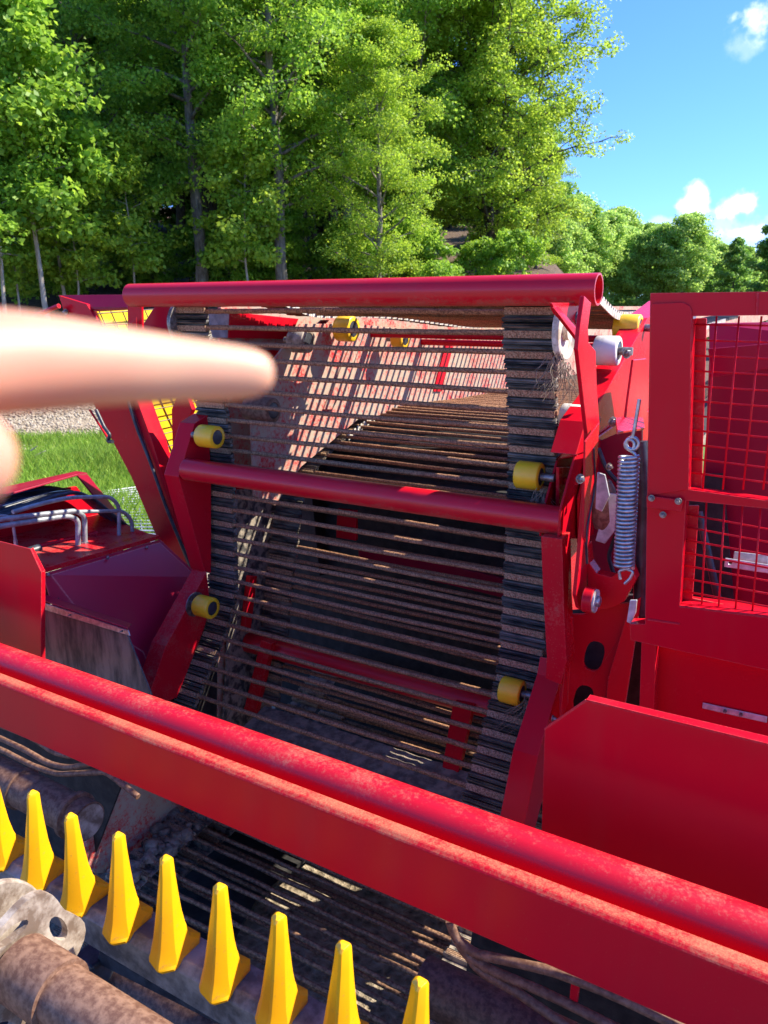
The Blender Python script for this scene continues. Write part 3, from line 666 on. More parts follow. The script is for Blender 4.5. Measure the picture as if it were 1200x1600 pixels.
pY('red_catch', [(527,795),(556,798),(556,845),(525,840)], 3.2, .02, 'red')
pX('inner_lower_wall', [(372,765),(440,765),(428,1000),(420,1250),(340,1250)], -2.44, .012, 'rubber_mud')
b = MB(); q0 = [Vector((XL+.1, 2.15, -2.02+H)), Vector((XR-.1, 2.15, -2.02+H)), Vector((XR-.1, 2.72, -1.93+H)), Vector((XL+.1, 2.72, -1.93+H))]
nx, ny = 60, 16; base = len(b.v)
for j in range(ny):
    for i in range(nx):
        p = q0[0].lerp(q0[1], i/(nx-1)).lerp(q0[3].lerp(q0[2], i/(nx-1)), j/(ny-1)); b.v.append((p.x, p.y, p.z-.02+random.uniform(-.003, .003)))
for j in range(ny-1):
    for i in range(nx-1): a = j*nx+i; b.f.append((a, a+1, a+1+nx, a+nx))
b.build('mud_layer', 'mud', HV, smooth=True)
pX('lower_side_plate', [(130,1340),(170,1180),(330,1190),(330,1262),(262,1300),(190,1362),(150,1365)], -2.43, .02, 'red_mud')
D_prof = zz([(1.2,-2.56),(1.9,-2.44),(2.6,-2.42),(3.4,-2.3)])
web2('lower_return_web', D_prof, XL, XR-.02, .172, 'rod_dark', 'rubber_mud', 1, .01, 'lower return strand of the digging web near the ground', every=2)
b = MB(); b.prism([Vector((-2.45,1.2,.06)), Vector((-1.95,1.2,.06)), Vector((-1.85,1.75,.08)), Vector((-1.95,2.2,.1)), Vector((-1.8,3.6,.1)), Vector((-2.45,3.6,.1))], (0,0,-.02)); b.build('under_shade_sheet', 'dark', HV)  # added dark sheet, paints the shade below the digging web
b = MB(); b.prism([Vector((-2.45,3.6,.0)), Vector((-.7,3.6,.0)), Vector((-.7,3.6,1.4)), Vector((-2.45,3.6,1.4))], (0,.02,0)); b.build('back_shade_sheet', 'dark', HV)  # upright dark sheet added to paint shade at the back, under the webs
random.seed(12); b = MB()
for k in range(60):
    yy_ = random.uniform(1.75, 2.6); c_ = Vector((XL+random.uniform(-.03,.17), yy_, -2.285+H+random.uniform(0,.012))); rr_ = random.uniform(.015,.045); n0 = len(b.v)
    ring = []
    for a_ in range(7):
        for e_ in range(3):
            f_ = rr_*random.uniform(.7,1.2)*math.cos(e_*.6); b.v.append((c_.x+math.cos(a_*.9)*f_, c_.y+math.sin(a_*.9)*f_, c_.z+rr_*.55*math.sin(e_*.6)+(.0 if e_ else -.01)))
    for a_ in range(7):
        q_ = (a_+1) % 7
        for e_ in range(2): b.f.append((n0+a_*3+e_, n0+q_*3+e_, n0+q_*3+e_+1, n0+a_*3+e_+1))
    b.f.append(tuple(n0+a_*3+2 for a_ in range(7)))
ml = b.build('mud_clods', 'mud', HV); ml['kind'] = 'stuff'
pY('guard_gap_shade', [(1060,740),(1130,740),(1150,980),(1050,960)], 2.7, .01, 'dark')  # near-black sheet painting the shade behind the lower mesh
pX('side_dark_sheet', [(140,1060),(372,1030),(372,1290),(140,1290)], -2.475, .01, 'dark')  # added near-black sheet, covers bright ground beside the left belt
b = MB(); b.box((-2.6,.2,.64), (.5,1.2,.66)); b.build('belly_dark_sheet', 'dark', HV)  # added near-black sheet, darkens the view of ground below the finger bar
b = MB(); b.prism([Vector((-2.44,3.12,-.90+H)), Vector((-.75,3.12,-.90+H)), Vector((-.75,7.4,-.74+H)), Vector((-2.44,7.4,-.74+H))], (0,0,-.02)); b.build('web_shade_sheet', 'dark', HV)  # added dark sheet, paints shade where ground showed through the carrier web
random.seed(5); b = MB(); nx, ny = 50, 22
for j in range(ny):
    y_ = 2.50+.80*j/(ny-1)
    for i in range(nx): b.v.append((-1.98+(XR-.17+1.98)*i/(nx-1), y_+random.uniform(-.01,.01), .068-.20*max(0, min(y_, 3.15)-2.62)+H+random.uniform(-.004,.006)))
for j in range(ny-1):
    for i in range(nx-1):
        if j > 17 and random.random() < (j-17)/7: continue
        a = j*nx+i; b.f.append((a, a+1, a+1+nx, a+nx))
b.build('caked_soil_screen', 'mud', HV, smooth=True)  # soil on the top web, laid out to block sun from the hood
# dry roots caught on rollers
def roots(cs, n, L, seed):
    random.seed(seed); b = MB()
    for k in range(n):
        p = Vector(random.choice(cs))+Vector((random.uniform(-.02,.02), random.uniform(-.02,.02), random.uniform(-.015,.02))); d = Vector((random.uniform(-.6,.5), random.uniform(-.5,.3), -1)); pts = [p]
        for i in range(6):
            d += Vector((random.uniform(-.6,.6), random.uniform(-.5,.5), random.uniform(-.3,.3))); pts.append(pts[-1]+d.normalized()*L/6)
        b.sweep(pts, [.0013*(1-i/8) for i in range(7)], 4)
    o = b.build('dry_roots', 'root', HV); o['kind'] = 'stuff'; return o
roots([onX((868,560), -.76), onX((885,575), -.76)], 60, .13, 1)
roots([onX((828,1095), -.80), onX((822,1110), -.80)], 40, .16, 2)
roots([onX((845,770), -.81), onX((850,780), -.81)], 30, .07, 3)
# ------------------------------------------------------------------ foreground: tine bar with yellow fingers
zt = -1.452+H
b = MB(); b.prism([Vector((-2.2, y, z)) for y, z in ((.995, zt-.10), (.995, zt-.018), (1.015, zt), (1.085, zt), (1.085, zt-.02), (1.03, zt-.02), (1.03, zt-.10))], (2.6, 0, 0))
tb_ = b.build('finger_bar', 'bar', HV, bev=.004); tb_['label'] = 'dark steel bar carrying the row of yellow fingers'
def finger():
    b = MB(); secs = [(h_, w_*1.2, f_*1.1, b_*1.06) for h_, w_, f_, b_ in [(-.014,.028,-.018,.020),(-.006,.032,-.024,.03),(0,.033,-.026,.082),(.014,.032,-.024,.082),(.028,.030,-.021,.066),(.045,.0275,-.018,.052),(.08,.0245,-.014,.041),(.12,.0215,-.010,.034),(.17,.018,-.006,.029),(.22,.0145,-.002,.025),(.262,.012,.0,.023),(.27,.008,.005,.018)]]
    k0 = 0; n = 10
    for h, w, f, bk in secs:
        ridge = w*.38; m_ = (f+bk)/2
        pts = [(-w, f+.35*(m_-f)+.004), (-w*.55, f+.003), (ridge-.003, f-.007), (ridge+.003, f-.006), (w, f+.4*(m_-f)+.006), (w, bk-.25*(bk-m_)), (w*.75, bk), (-w*.75, bk), (-w, bk-.25*(bk-m_)), (-w*1.0, m_)]
        cx_ = -(w-.0144)*.75
        for x, y in pts: b.v.append((x+cx_, y, h))
    for i in range(len(secs)-1):
        for j in range(n): a = i*n+j; c = i*n+(j+1) % n; b.f.append((a, c, c+n, a+n))
    b.f.append(tuple(reversed(range(n)))); b.f.append(tuple((len(secs)-1)*n+j for j in range(n)))
    me = bpy.data.meshes.new('finger'); me.from_pydata(b.v, [], b.f); me.materials.append(Mt['finger'])
    bm = bmesh.new(); bm.from_mesh(me); bmesh.ops.recalc_face_normals(bm, faces=bm.faces); bm.to_mesh(me); bm.free()
    me.polygons.foreach_set('use_smooth', [True]*len(me.polygons)); return me
fm = finger(); fx = -1.638-.155
for k in range(9):
    o = bpy.data.objects.new('finger', fm); S.collection.objects.link(o); o.parent = HV; random.seed(k)
    o.location = Vector((fx+.004+.158*k, .995, zt))-WL[HV.name]; o.rotation_euler = (R(random.uniform(-1.5,1.5)), R(random.uniform(-1,1)), R(random.uniform(-4,4)))
    bv = o.modifiers.new('bevel', 'BEVEL'); bv.width = .0045; bv.segments = 3; bv.limit_method = 'ANGLE'; bv.angle_limit = R(14)
# under-bar pieces
tubeO('rusty_shaft', [Vector((-1.30, .75, -1.345+H)), Vector((.2, .75, -1.345+H))], .058, 'rust', n=40)
sh = tubeO('shaft_collar', [Vector((-1.33, .75, -1.345+H)), Vector((-1.20, .75, -1.345+H))], .068, 'rust', n=40)
c = Vector((-1.34, .75, -1.37+H)); R0 = .155
pts = []; 
for i in range(48):
    a = 2*math.pi*i/48; rr_ = R0*(1+.09*math.cos(5*a+.6)); pts.append(c+Vector((0, math.cos(a)*rr_, math.sin(a)*rr_)))
holes = []
for q in range(5):
    a0 = 2*math.pi*q/5+.35; hh = []
    for i in range(16):
        a = 2*math.pi*i/16; rad = .108+.017*math.cos(a); tan = .040*math.sin(a); hh.append(c+Vector((0, math.cos(a0)*rad-math.sin(a0)*tan, math.sin(a0)*rad+math.cos(a0)*tan)))
    holes.append(hh)
b = MB(); b.prism(pts, (-.02, 0, 0), holes); st = b.build('star_wheel', 'cast', HV, bev=.004); st['label'] = 'pale dirty cast wheel with oval holes at the lower left'
b = MB(); c2 = c+Vector((-.12,0,0))
b.prism([c2+Vector((0, math.cos(2*math.pi*i/48)*.15, math.sin(2*math.pi*i/48)*.15)) for i in range(48)], (-.02,0,0)); b.build('star_wheel_rim', 'cast', HV, bev=.004)
b = MB(); c3 = c+Vector((.07, .06, -.14)); b.prism([c3+Vector((0, math.cos(2*math.pi*i/32)*.06, math.sin(2*math.pi*i/32)*.06)) for i in range(32)], (-.06,0,0)); b.build('lower_hub', 'cast', HV, bev=.004)
tubeO('dark_roller', [Vector((-1.50, 1.13, -1.80+H)), Vector((.3, 1.13, -1.80+H))], .062, 'rust_dark', n=36)
b = MB(); b.box((-1.58, 1.03, -1.84+H), (-1.50, 1.18, -1.68+H)); b.build('bearing_block', 'hose', HV, bev=.008)
pY('dark_rail', [(160,1470),(500,1640),(420,1640),(150,1505)], 1.06, .01, 'hose')
rl = tubeO('rusty_roller', [Vector((-3.0, 1.42, -1.655+H)), Vector((-1.99, 1.42, -1.672+H))], .066, 'rust', n=40)
b = MB(); b.lathe(Vector((-2.07,1.42,-1.671+H)), (1,0,0), [(0,.066),(.004,.079),(.022,.079),(.026,.066)], 40); b.build('roller_flange', 'rust', rl, smooth=True); b = MB(); b.lathe(Vector((-2.35,1.42,-1.668+H)), (1,0,0), [(0,.066),(.003,.073),(.016,.073),(.02,.066)], 40)
b.build('roller_flange', 'rust', rl, smooth=True)
b = MB(); b.lathe(Vector((-1.99,1.42,-1.672+H)), (1,0,0), [(0,.060),(.003,.060)], 36); b.build('end_cap', 'cast', rl)
pY('void_plate', [(-60,1080),(150,1130),(200,1200),(150,1330),(120,1400),(-60,1500)], 1.75, .01, 'dark')  # black void around the left roller, shade painted on a sheet
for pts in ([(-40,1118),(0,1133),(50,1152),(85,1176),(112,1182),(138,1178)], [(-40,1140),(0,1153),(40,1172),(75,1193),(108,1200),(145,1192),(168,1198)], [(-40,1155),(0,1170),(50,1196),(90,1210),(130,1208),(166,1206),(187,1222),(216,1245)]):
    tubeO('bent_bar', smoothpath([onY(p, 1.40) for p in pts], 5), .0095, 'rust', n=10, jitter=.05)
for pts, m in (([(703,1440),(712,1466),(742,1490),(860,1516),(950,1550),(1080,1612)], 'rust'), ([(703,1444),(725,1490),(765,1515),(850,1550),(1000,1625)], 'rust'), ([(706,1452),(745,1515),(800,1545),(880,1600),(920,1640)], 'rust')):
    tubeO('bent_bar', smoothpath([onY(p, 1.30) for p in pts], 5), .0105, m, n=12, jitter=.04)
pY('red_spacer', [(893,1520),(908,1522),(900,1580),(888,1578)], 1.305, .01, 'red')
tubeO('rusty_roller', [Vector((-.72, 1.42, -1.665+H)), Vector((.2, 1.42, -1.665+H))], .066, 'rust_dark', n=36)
pY('void_plate', [(740,1440),(1250,1650),(1250,1800),(700,1700)], 1.72, .01, 'dark')  # same painted shade behind the bars at lower right
# ------------------------------------------------------------------ terrain
FW = Vector((fwd.x, fwd.y, 0)).normalized(); RT = Vector((FW.y, -FW.x, 0))
def sst(a, b, x): t = min(1, max(0, (x-a)/(b-a))); return t*t*(3-2*t)
def height(x, y):
    u = x*FW.x+y*FW.y; v = x*RT.x+y*RT.y
    k = 1-sst(3, 9, v-.12*u)
    return (sst(22, 29, u)*2.5+max(0, u-27)*.17*(1 if u < 90 else 90/u))*k + .05*math.sin(x*.7)*math.cos(y*.6)*sst(8, 14, u)
us = sorted(set([-60,-30,-10,0,4]+list(np.arange(6, 60, .8))+list(np.arange(60, 200, 6))+[260,400,700,1200])); vv = sorted(set([-900,-500,-250,-120]+list(np.arange(-60, 60, 1.5))+[120,250,500,900]))
vs2 = []; fs2 = []
for u_ in us:
    for v_ in vv:
        p = FW*u_+RT*v_; vs2.append((p.x, p.y, height(p.x, p.y)+(random.uniform(-.02,.02) if u_ > 14 else 0)))
nv = len(vv)
for i in range(len(us)-1):
    for j in range(nv-1): a = i*nv+j; fs2.append((a, a+1, a+1+nv, a+nv))
gm, t, bb = mat('ground')
n1 = noise(t, 9, 8, .7); n2 = noise(t, 1.2, 4, .6); n3 = noise(t, 45, 4, .7)
vor = t.nodes.new('ShaderNodeTexVoronoi'); vor.inputs['Scale'].default_value = 22; tc = t.nodes.new('ShaderNodeTexCoord'); t.links.new(tc.outputs['Object'], vor.inputs['Vector'])
gr = ramp(t, mth(t, 'ADD', mth(t, 'MULTIPLY', n3.outputs[0], .6), mth(t, 'MULTIPLY', vor.outputs['Distance'], .5)), [(.3, (.10,.075,.045,1)), (.5, (.27,.21,.14,1)), (.75, (.42,.35,.25,1))])
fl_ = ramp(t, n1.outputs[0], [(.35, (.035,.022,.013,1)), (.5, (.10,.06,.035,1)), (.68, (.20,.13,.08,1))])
gs = ramp(t, n1.outputs[0], [(.35, (.05,.09,.015,1)), (.65, (.15,.24,.03,1))])
gg = t.nodes.new('ShaderNodeNewGeometry')
dt = t.nodes.new('ShaderNodeVectorMath'); dt.operation = 'DOT_PRODUCT'; dt.inputs[1].default_value = FW; t.links.new(gg.outputs['Position'], dt.inputs[0])
uu = mth(t, 'ADD', dt.outputs['Value'], mth(t, 'MULTIPLY', n2.outputs[0], 3.0))
def stp(a, b_):
    m = t.nodes.new('ShaderNodeMapRange'); m.inputs[1].default_value = a; m.inputs[2].default_value = b_; t.links.new(uu, m.inputs[0]); return m.outputs[0]
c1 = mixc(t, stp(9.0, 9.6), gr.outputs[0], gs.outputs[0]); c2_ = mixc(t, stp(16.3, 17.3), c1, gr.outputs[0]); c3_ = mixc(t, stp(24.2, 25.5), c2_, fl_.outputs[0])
t.links.new(c3_, bb.inputs['Base Color']); bb.inputs['Roughness'].default_value = .95; bump(t, bb, mth(t, 'ADD', n3.outputs[0], vor.outputs['Distance']), .8, .03)
me = bpy.data.meshes.new('ground'); me.from_pydata(vs2, [], fs2); me.materials.append(gm); g_ = link('ground', me, smooth=True); tag(g_, kind='structure')
# stones on the rubble field
def scatter_mesh(name, verts, faces, m): 
    me = bpy.data.meshes.new(name); verts = np.asarray(verts, np.float32); faces = np.asarray(faces, np.int32)
    me.vertices.add(len(verts)); me.vertices.foreach_set('co', verts.ravel()); k = faces.shape[1]
    me.loops.add(faces.size); me.loops.foreach_set('vertex_index', faces.ravel()); me.polygons.add(len(faces)); me.polygons.foreach_set('loop_start', np.arange(0, faces.size, k, dtype=np.int32)); me.polygons.foreach_set('loop_total', np.full(len(faces), k, np.int32))
    me.update(calc_edges=True); me.materials.append(Mt[m] if isinstance(m, str) else m); return me
hvec = np.vectorize(height)
def groundpts(n, u0, u1, px0, px1):
    u = RNG.uniform(u0, u1, n); v = (RNG.uniform(px0, px1, n)-CX)/F*u; x = u*FW.x+v*RT.x; y = u*FW.y+v*RT.y; return x, y
nS = 9000; x, y = groundpts(nS, 14.5, 23.5, -80, 300); z = hvec(x, y)
octa = np.array([(1,0,0),(0,1,0),(-1,0,0),(0,-1,0),(0,0,1),(0,0,-1)], float); of = np.array([(0,1,4),(1,2,4),(2,3,4),(3,0,4),(1,0,5),(2,1,5),(3,2,5),(0,3,5)])
s_ = RNG.uniform(.015, .06, (nS,1,1)); V = octa[None]*s_*RNG.uniform(.6, 1.3, (nS,6,1)); V[:, :, 2] *= .7; V += np.stack([x, y, z+.01], 1)[:, None]
Fs = of[None]+(np.arange(nS)*6)[:, None, None]
sto = link('rubble_stones', scatter_mesh('rubble_stones', V.reshape(-1,3), Fs.reshape(-1,3), simple('stone', (.22,.17,.11), (.42,.36,.27), 6, .9, 0, .2, .01))); tag(sto, kind='stuff')
# grass
nG = 60000; x, y = groundpts(nG, 8.6, 15.8, -60, 330); z = hvec(x, y); h = RNG.uniform(.08, .26, nG)*(.6+.5*np.sin(x*1.3)*np.cos(y*1.1)+.3); a = RNG.uniform(0, 6.28, nG); w = RNG.uniform(.004, .009, nG)
lx = RNG.normal(0, .3, nG)*h; ly = RNG.normal(0, .3, nG)*h; ca, sa = np.cos(a)*w, np.sin(a)*w
V = np.stack([np.stack([x-ca, y-sa, z], 1), np.stack([x+ca, y+sa, z], 1), np.stack([x+lx*.5+ca*.7, y+ly*.5+sa*.7, z+h*.6], 1), np.stack([x+lx, y+ly, z+h], 1)], 1)
k = np.arange(nG)*4; Fs = np.stack([k, k+1, k+2, k+3], 1)
gr_ = link('meadow_grass', scatter_mesh('meadow_grass', V.reshape(-1,3), Fs, 'grassm')); tag(gr_, kind='stuff')
# galvanised grating lying on the grass
gc = empty('metal_grating', (0,0,0)); 
corners = [onZ((150,770), .12), onZ((235,758), .12), onZ((260,860), .12), onZ((120,850), .12)]
WL[gc.name] = (corners[0]+corners[2])/2*1.0; WL[gc.name].z = 0; gc.location = WL[gc.name]
tag(gc, 'galvanised steel grating stack lying on the grass beyond the hydraulic hoses', 'steel grating')
for lay in range(3):
    b = MB(); dz = Vector((0,0,-.045*lay))
    for i in range(22): 
        t_ = i/21; b.sweep([corners[0].lerp(corners[3], t_)+dz, corners[1].lerp(corners[2], t_)+dz], .011, 4)
    for i in range(5):
        t_ = i/4; b.sweep([corners[0].lerp(corners[1], t_)+dz-Vector((0,0,.012)), corners[3].lerp(corners[2], t_)+dz-Vector((0,0,.012))], .011, 4)
    b.build('grating_layer', 'galv', gc)
# pale sticks lying in the grass
for i, (p, q, lab) in enumerate((((48,704),(58,697),'upper short pale stick lying in the grass left of the harvester'), ((55,712),(72,704),'lower longer pale stick lying in the grass left of the harvester'))):
    b = MB(); b.sweep([onZ(p, .12), onZ(q, .2)], [.016,.008], 6); o = b.build('stick', 'bark_pale', None); tag(o, lab, 'stick', 'pale sticks in the grass')
# ------------------------------------------------------------------ trees
def leaves(centers, radii, per, size, flat=.4, rng=RNG, droop=.3):
    n = len(centers)*per; c = np.repeat(np.asarray(centers), per, 0); r = np.repeat(np.asarray(radii), per)[:, None]
    d = rng.normal(0, 1, (n, 3)); d /= np.linalg.norm(d, axis=1)[:, None]; rad = rng.uniform(.25, 1, (n, 1))**.5
    off = d*rad*r*np.array([1, 1, flat]); off[:, 2] -= droop*(off[:, 0]**2+off[:, 1]**2)/np.maximum(r[:, 0], .05)
    p = c+off; nrm = rng.normal(0, .55, (n, 3))+np.array([0, 0, .55])+d*.55; nrm /= np.linalg.norm(nrm, axis=1)[:, None]
    a = rng.normal(0, 1, (n, 3)); u = np.cross(nrm, a); u /= np.linalg.norm(u, axis=1)[:, None]; v = np.cross(nrm, u)
    s = (rng.uniform(.7, 1.3, (n, 1))*size)
    V = np.stack([p-u*s*.5, p-v*s*.42+u*s*.08-nrm*s*.1, p+u*s*.62, p+v*s*.42+u*s*.08-nrm*s*.1], 1)
    k = np.arange(n)*4; return V.reshape(-1, 3), np.stack([k, k+1, k+2, k+3], 1)
def tree_proto(name, h, cr, base, nl, leafm, barkm, lsize, per=46, seed=0, trunk_r=.16, rise=.5, lean=0.0, cl_r=(.45, .85), shape='oval', nsub=5, offs=(0,0)):
    """limbs leave the trunk, split into twigs, each twig carries a flattened clump of leaves"""
    random.seed(seed); rng = np.random.default_rng(seed); b = MB(); cs = []; rr = []
    tp = []; px_, py_ = 0, 0
    for i in range(13):
        f = i/12; px_ += random.uniform(-.09, .09)*h/14; py_ += random.uniform(-.09, .09)*h/14; tp.append(Vector((px_+lean*f*f*h, py_, f*h*.96)))
    b.sweep(tp, [trunk_r*(1.15 if i == 0 else 1)*(1-.88*i/12) for i in range(13)], 9, jitter=.05)
    for k in range(nl):
        f = base+(1-base)*((k+.5)/nl)**.9; i = min(11, int(f*12)); o = tp[i].lerp(tp[i+1], f*12-i)
        g = (f-base)/(1-base)
        prof = math.sin(math.pi*min(1, .18+g*.80))**.7 if shape == 'oval' else (1-g)**.6*1.0 if shape == 'cone' else (.55+.45*math.sin(math.pi*g))
        L = cr*prof*random.uniform(.72, 1.12); a = k*2.4+random.uniform(-.5, .5); up = rise+g*.5+random.uniform(-.12, .12)
        d = Vector((math.cos(a), math.sin(a), up)).normalized(); pts = [o]; dd = d.copy()
        for s_ in range(5): dd = (dd+Vector((random.uniform(-.2,.2), random.uniform(-.2,.2), random.uniform(-.18,.10)))).normalized(); pts.append(pts[-1]+dd*L/5)
        r0 = trunk_r*.38*(1-.6*f); b.sweep(pts, [r0*(1-.85*j/5) for j in range(6)], 6)
        for m_ in range(nsub):
            q = .35+.65*(m_+random.random())/nsub; j = min(4, int(q*5)); oo = pts[j].lerp(pts[j+1], q*5-j)
            sd_ = Vector((random.uniform(-1,1), random.uniform(-1,1), random.uniform(-.35,.55))).normalized(); l2 = L*random.uniform(.16, .42)
            e = oo+sd_*l2; b.sweep([oo, oo.lerp(e, .5)+Vector((0,0,.05*l2)), e], [r0*.35, r0*.25, r0*.1], 4)
            cs.append(tuple(e)); rr.append(random.uniform(*cl_r))
            if random.random() < .6: cs.append(tuple(oo.lerp(e, .35)+Vector((random.uniform(-.2,.2),random.uniform(-.2,.2),random.uniform(-.1,.2))))); rr.append(random.uniform(*cl_r)*.8)
        cs.append(tuple(pts[-1])); rr.append(random.uniform(*cl_r))
    cs = [c for c in cs]
    V, Fq = leaves(cs, [q*1.12 for q in rr], per, lsize, flat=.62, droop=.18, rng=rng)
    trunk = b
    me_t = bpy.data.meshes.new('trunk'); me_t.from_pydata(trunk.v, [], trunk.f); me_t.materials.append(Mt[barkm]); me_t.polygons.foreach_set('use_smooth', [True]*len(me_t.polygons))
    me_c = scatter_mesh('crown', V, Fq, leafm)
    return me_t, me_c
def put_tree(name, proto, x, y, z, s, rz, label, cat='tree', group=None, sz=1.0):
    e = empty(name, (x, y, z)); e.scale = (s, s, s*sz); e.rotation_euler = (0, 0, rz); tag(e, label, cat, group)
    for nm, me in (('trunk', proto[0]), ('crown', proto[1])):
        o = bpy.data.objects.new(nm, me); S.collection.objects.link(o); o.parent = e
    return e
P = {
 'a': tree_proto('a', 17, 3.6, .16, 46, 'leaf', 'bark', .115, per=130, seed=1, trunk_r=.22),
 'b': tree_proto('b', 18, 3.4, .22, 46, 'leaf', 'bark', .115, per=130, seed=2, trunk_r=.24, rise=.35),
 'y': tree_proto('y', 15, 3.8, .05, 48, 'leaf_yellow', 'bark', .11, per=125, seed=3, trunk_r=.2),
 'd': tree_proto('d', 19, 3.8, .25, 42, 'leaf_dark', 'bark_dark', .20, per=50, seed=4, trunk_r=.24, rise=.25),
 'big': tree_proto('big', 13.2, 5.3, .08, 76, 'leaf_yellow', 'bark_dark', .11, per=105, seed=5, trunk_r=.27, rise=.7, cl_r=(.38,.75), nsub=9),
 's': tree_proto('s', 8, 1.7, .35, 22, 'leaf', 'bark_pale', .14, per=50, seed=6, trunk_r=.07, rise=.3, cl_r=(.35,.6)),
 's2': tree_proto('s2', 6.0, 1.5, .25, 20, 'leaf_yellow', 'bark_pale', .13, per=40, seed=8, trunk_r=.045, rise=.2, cl_r=(.3,.55)),
 'f': tree_proto('f', 13, 3.6, .10, 40, 'leaf_far', 'bark', .24, per=80, seed=7, trunk_r=.2, cl_r=(.6,1.0)),
 'k': tree_proto('k', 12, 3.0, .10, 40, 'leaf_dark', 'bark_dark', .20, per=44, seed=9, trunk_r=.18, shape='cone', rise=.2, cl_r=(.35,.6)),
 'u': tree_proto('u', 2.6, 1.5, .05, 16, 'leaf', 'bark_dark', .13, per=46, seed=10, trunk_r=.03, rise=.5, cl_r=(.25,.45)),
}
def T(kind, px, depth, s, rz, label, name='broadleaf_tree', group=None, sz=1.0, z=None):
    p = atD(px, depth); return put_tree(name, P[kind], p.x, p.y, (height(p.x, p.y)-.1) if z is None else z, s, rz, label, group=group, sz=sz)
ORD = ['first','second','third','fourth','fifth','sixth','seventh','eighth','ninth','tenth','eleventh','twelfth','thirteenth','fourteenth','fifteenth','sixteenth','seventeenth','eighteenth','nineteenth','twentieth','twenty-first','twenty-second','twenty-third','twenty-fourth','twenty-fifth']
front = [
 ('a', -40, 25, .95, 0.3, 'leafy tree at the far left edge behind the pointing hand'),
 ('s', 72, 24.5, 1.35, 1.2, 'slim leaning tree with a bare pale trunk near the left edge'),
 ('a', 150, 31, .95, 2.2, 'leafy tree just right of the slim pale trunk'),
 ('b', 320, 29, 1.0, 4.0, 'tree with the thickest bare grey trunk left of the middle'),
 ('a', 440, 28, 1.0, 5.1, 'bright leafy tree right of the thick grey trunk'),
 ('b', 545, 32, 1.12, 1.9, 'tall green tree behind the middle of the top tube'),
 ('a', 650, 33, 1.05, 3.6, 'tall pale-stemmed tree left of the spreading tree'),
 ('y', 590, 27.5, .62, 2.9, 'low bushy yellow-green tree behind the top tube'),
 ('big', 758, 34, .95, .5, 'spreading tree with dark branches against the blue sky, rightmost of the wood'),
 ('y', 835, 37, .42, .9, 'low yellow-green tree under the spreading tree'),
 ('s', 103, 26.5, 1.0, 2.0, 'thin straight sapling second from the left leaning trunk', ),
 ('s', 4, 24.0, 1.1, 5.0, 'brown bare trunk cut by the left edge of the view'),
 ('s2', 30, 25.5, 1.0, 3.0, 'thin sapling between the left edge and the slim leaning tree'),
 ('s2', 128, 26, 1.0, 1.0, 'short thin sapling left of the dark hollow in the wood'),
 ('s2', 215, 27, 1.0, .2, 'small sapling in front of the dark hollow in the wood'),
 ('s2', 385, 27, 1.1, 4.2, 'small yellow-green sapling right of the thick grey trunk'),
]
for k_ in front: T(*k_)
P['e'] = tree_proto('e', 9, 4.2, .03, 30, 'leaf_dark', 'bark_dark', .26, per=50, seed=14, trunk_r=.15, rise=.3, cl_r=(.6,1.0))
random.seed(31)
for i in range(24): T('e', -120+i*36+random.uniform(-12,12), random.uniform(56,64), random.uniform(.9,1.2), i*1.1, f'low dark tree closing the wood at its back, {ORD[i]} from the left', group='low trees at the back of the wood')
random.seed(21); n_ = 0
for row, (dep, cnt) in enumerate(((39, 12), (45, 13), (52, 14), (60, 14))):
    for i in range(cnt):
        px = -120+ (800-row*12)*(i+random.uniform(.2,.8))/cnt
        if row < 1 and 180 < px < 300: continue
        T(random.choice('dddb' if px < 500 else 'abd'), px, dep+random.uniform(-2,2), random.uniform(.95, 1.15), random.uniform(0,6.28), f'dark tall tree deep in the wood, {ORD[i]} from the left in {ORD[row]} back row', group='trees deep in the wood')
for i in range(22):
    px = -60+ i*40+random.uniform(-18,18)
    T('u', px, random.uniform(26.5, 33), random.uniform(.6, 1.15), random.uniform(0,6), f'low green bush on the forest floor, {ORD[i]} bush from the left', name='bush', group='bushes on the forest floor')
far = [(872,92,1.05,'distant pale-green tree directly right of the spreading tree'),(905,98,1.02,'second distant tree right of the spreading tree'),(938,102,1.0,'third distant tree, above the end of the top tube'),(968,108,.92,'distant tree left of the guard frame corner'),(996,100,.80,'distant low tree just left of the guard frame corner'),(1028,100,.88,'distant tree above the guard frame corner'),(1062,98,.95,'distant round tree, tallest above the guard frame'),(1092,104,.80,'distant low tree above the wire mesh'),(1125,100,.72,'distant low tree left of the dark tree'),(1160,104,.72,'distant low tree behind the dark tree'),(1195,110,.8,'distant tree at the right edge behind the dark tree'),
 (885,125,1.35,'far tall tree behind the distant row, left end'),(955,128,1.25,'far tree behind the distant row, above the pipe end'),(1010,130,1.1,'far tree behind the distant row, middle'),(1090,135,1.0,'far tree behind the distant row, right end')]
for i, (px, dep, s, lab) in enumerate(far): T('f', px, dep, s*1.12, i*1.3, lab)
T('e', 800, 46, .8, 1.0, 'low dark bushy tree directly behind the spreading tree')
T('e', 830, 52, .6, 2.0, 'low dark bushy tree right of the spreading tree trunk')
T('u', 775, 38, 1.2, 2.0, 'green bush beside the foot of the spreading tree', name='bush')
T('u', 815, 39, 1.3, 3.0, 'green bush right of the foot of the spreading tree', name='bush')
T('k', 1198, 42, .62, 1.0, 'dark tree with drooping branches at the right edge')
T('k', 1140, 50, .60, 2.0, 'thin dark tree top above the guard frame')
T('k', 1255, 40, .68, 3.0, 'dark tree just outside the right edge')
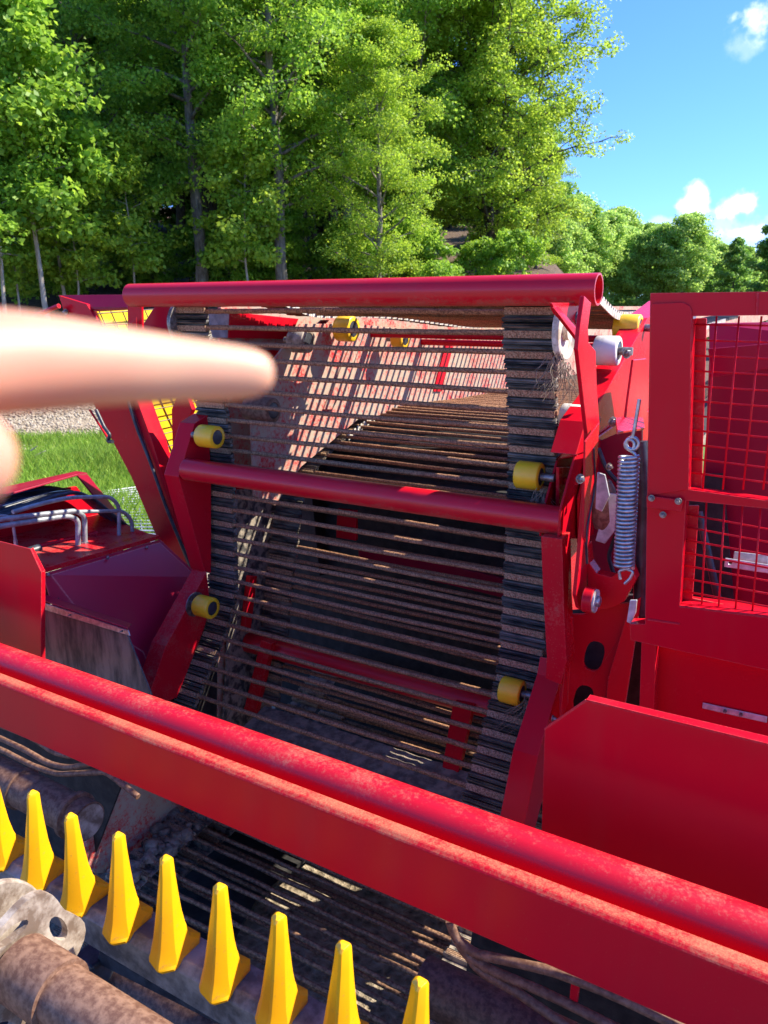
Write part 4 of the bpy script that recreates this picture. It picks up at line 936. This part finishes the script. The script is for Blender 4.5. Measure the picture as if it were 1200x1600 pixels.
# ------------------------------------------------------------------ the photographer's pointing hand
sk, t, bb = mat('skin')
n = noise(t, 60, 4, .6); n2 = noise(t, 9, 3, .5)
t.links.new(ramp(t, n2.outputs[0], [(.35,(.54,.21,.13,1)), (.5,(.60,.31,.19,1)), (.65,(.64,.38,.22,1))]).outputs[0], bb.inputs['Base Color'])
bb.inputs['Roughness'].default_value = .5; bb.inputs['Subsurface Weight'].default_value = .35; bb.inputs['Subsurface Radius'].default_value = (.012,.004,.002); bb.inputs['Subsurface Scale'].default_value = .6
bump(t, bb, n.outputs[0], .15, .0006)
def J(px, py, d): return atDy(px, py, d)
hv = []; he = []; hr = []
def chain(pts, rs_, root=None):
    k = len(hv); 
    for i, (p, r_) in enumerate(zip(pts, rs_)):
        hv.append(p); hr.append(r_)
        if i: he.append((k+i-1, k+i))
    if root is not None: he.append((root, k))
    return k
# palm / wrist / forearm (root), then fingers. depths in metres from the lens
chain([J(-240, 610, .172), J(-520, 700, .15), J(-900, 800, .13), J(-1900, 1100, .13)], [.027, .024, .026, .033])
chain([J(-110, 570, .176), J(10, 565, .188), J(120, 568, .200), J(255, 576, .214), J(366, 583, .224), J(432, 584, .229)], [.0160, .0142, .0124, .0104, .0088, .0068], 0)
chain([J(-170, 720, .160), J(-110, 760, .175), J(-40, 745, .178), J(-30, 725, .165)], [.013, .0105, .0095, .008], 0)
chain([J(-220, 780, .150), J(-170, 850, .165), J(-120, 830, .17), J(-130, 790, .16)], [.012, .010, .009, .0075], 0)
chain([J(-260, 830, .145), J(-230, 900, .155), J(-190, 890, .16), J(-190, 860, .155)], [.0105, .009, .008, .0065], 0)
chain([J(-300, 600, .15), J(-170, 660, .14), J(-60, 722, .15), J(6, 742, .158)], [.014, .0125, .0115, .0098], 0)
me = bpy.data.meshes.new('person'); me.from_pydata([tuple(v) for v in hv], he, []); me.materials.append(sk)
me.update()
hand = bpy.data.objects.new('person', me); S.collection.objects.link(hand)
org = hv[0].copy()
for v in me.vertices: v.co = v.co-org
hand.location = org
smd = hand.modifiers.new('skin', 'SKIN'); smd.use_smooth_shade = True
for v, r_ in zip(me.skin_vertices[0].data, hr): v.radius = (r_, r_)
me.skin_vertices[0].data[0].use_root = True
sb = hand.modifiers.new('sub', 'SUBSURF'); sb.levels = 2; sb.render_levels = 2
tag(hand, 'bare hand with index finger pointing right, blurred close to the lens at the left', 'person')
bpy.context.view_layer.update()
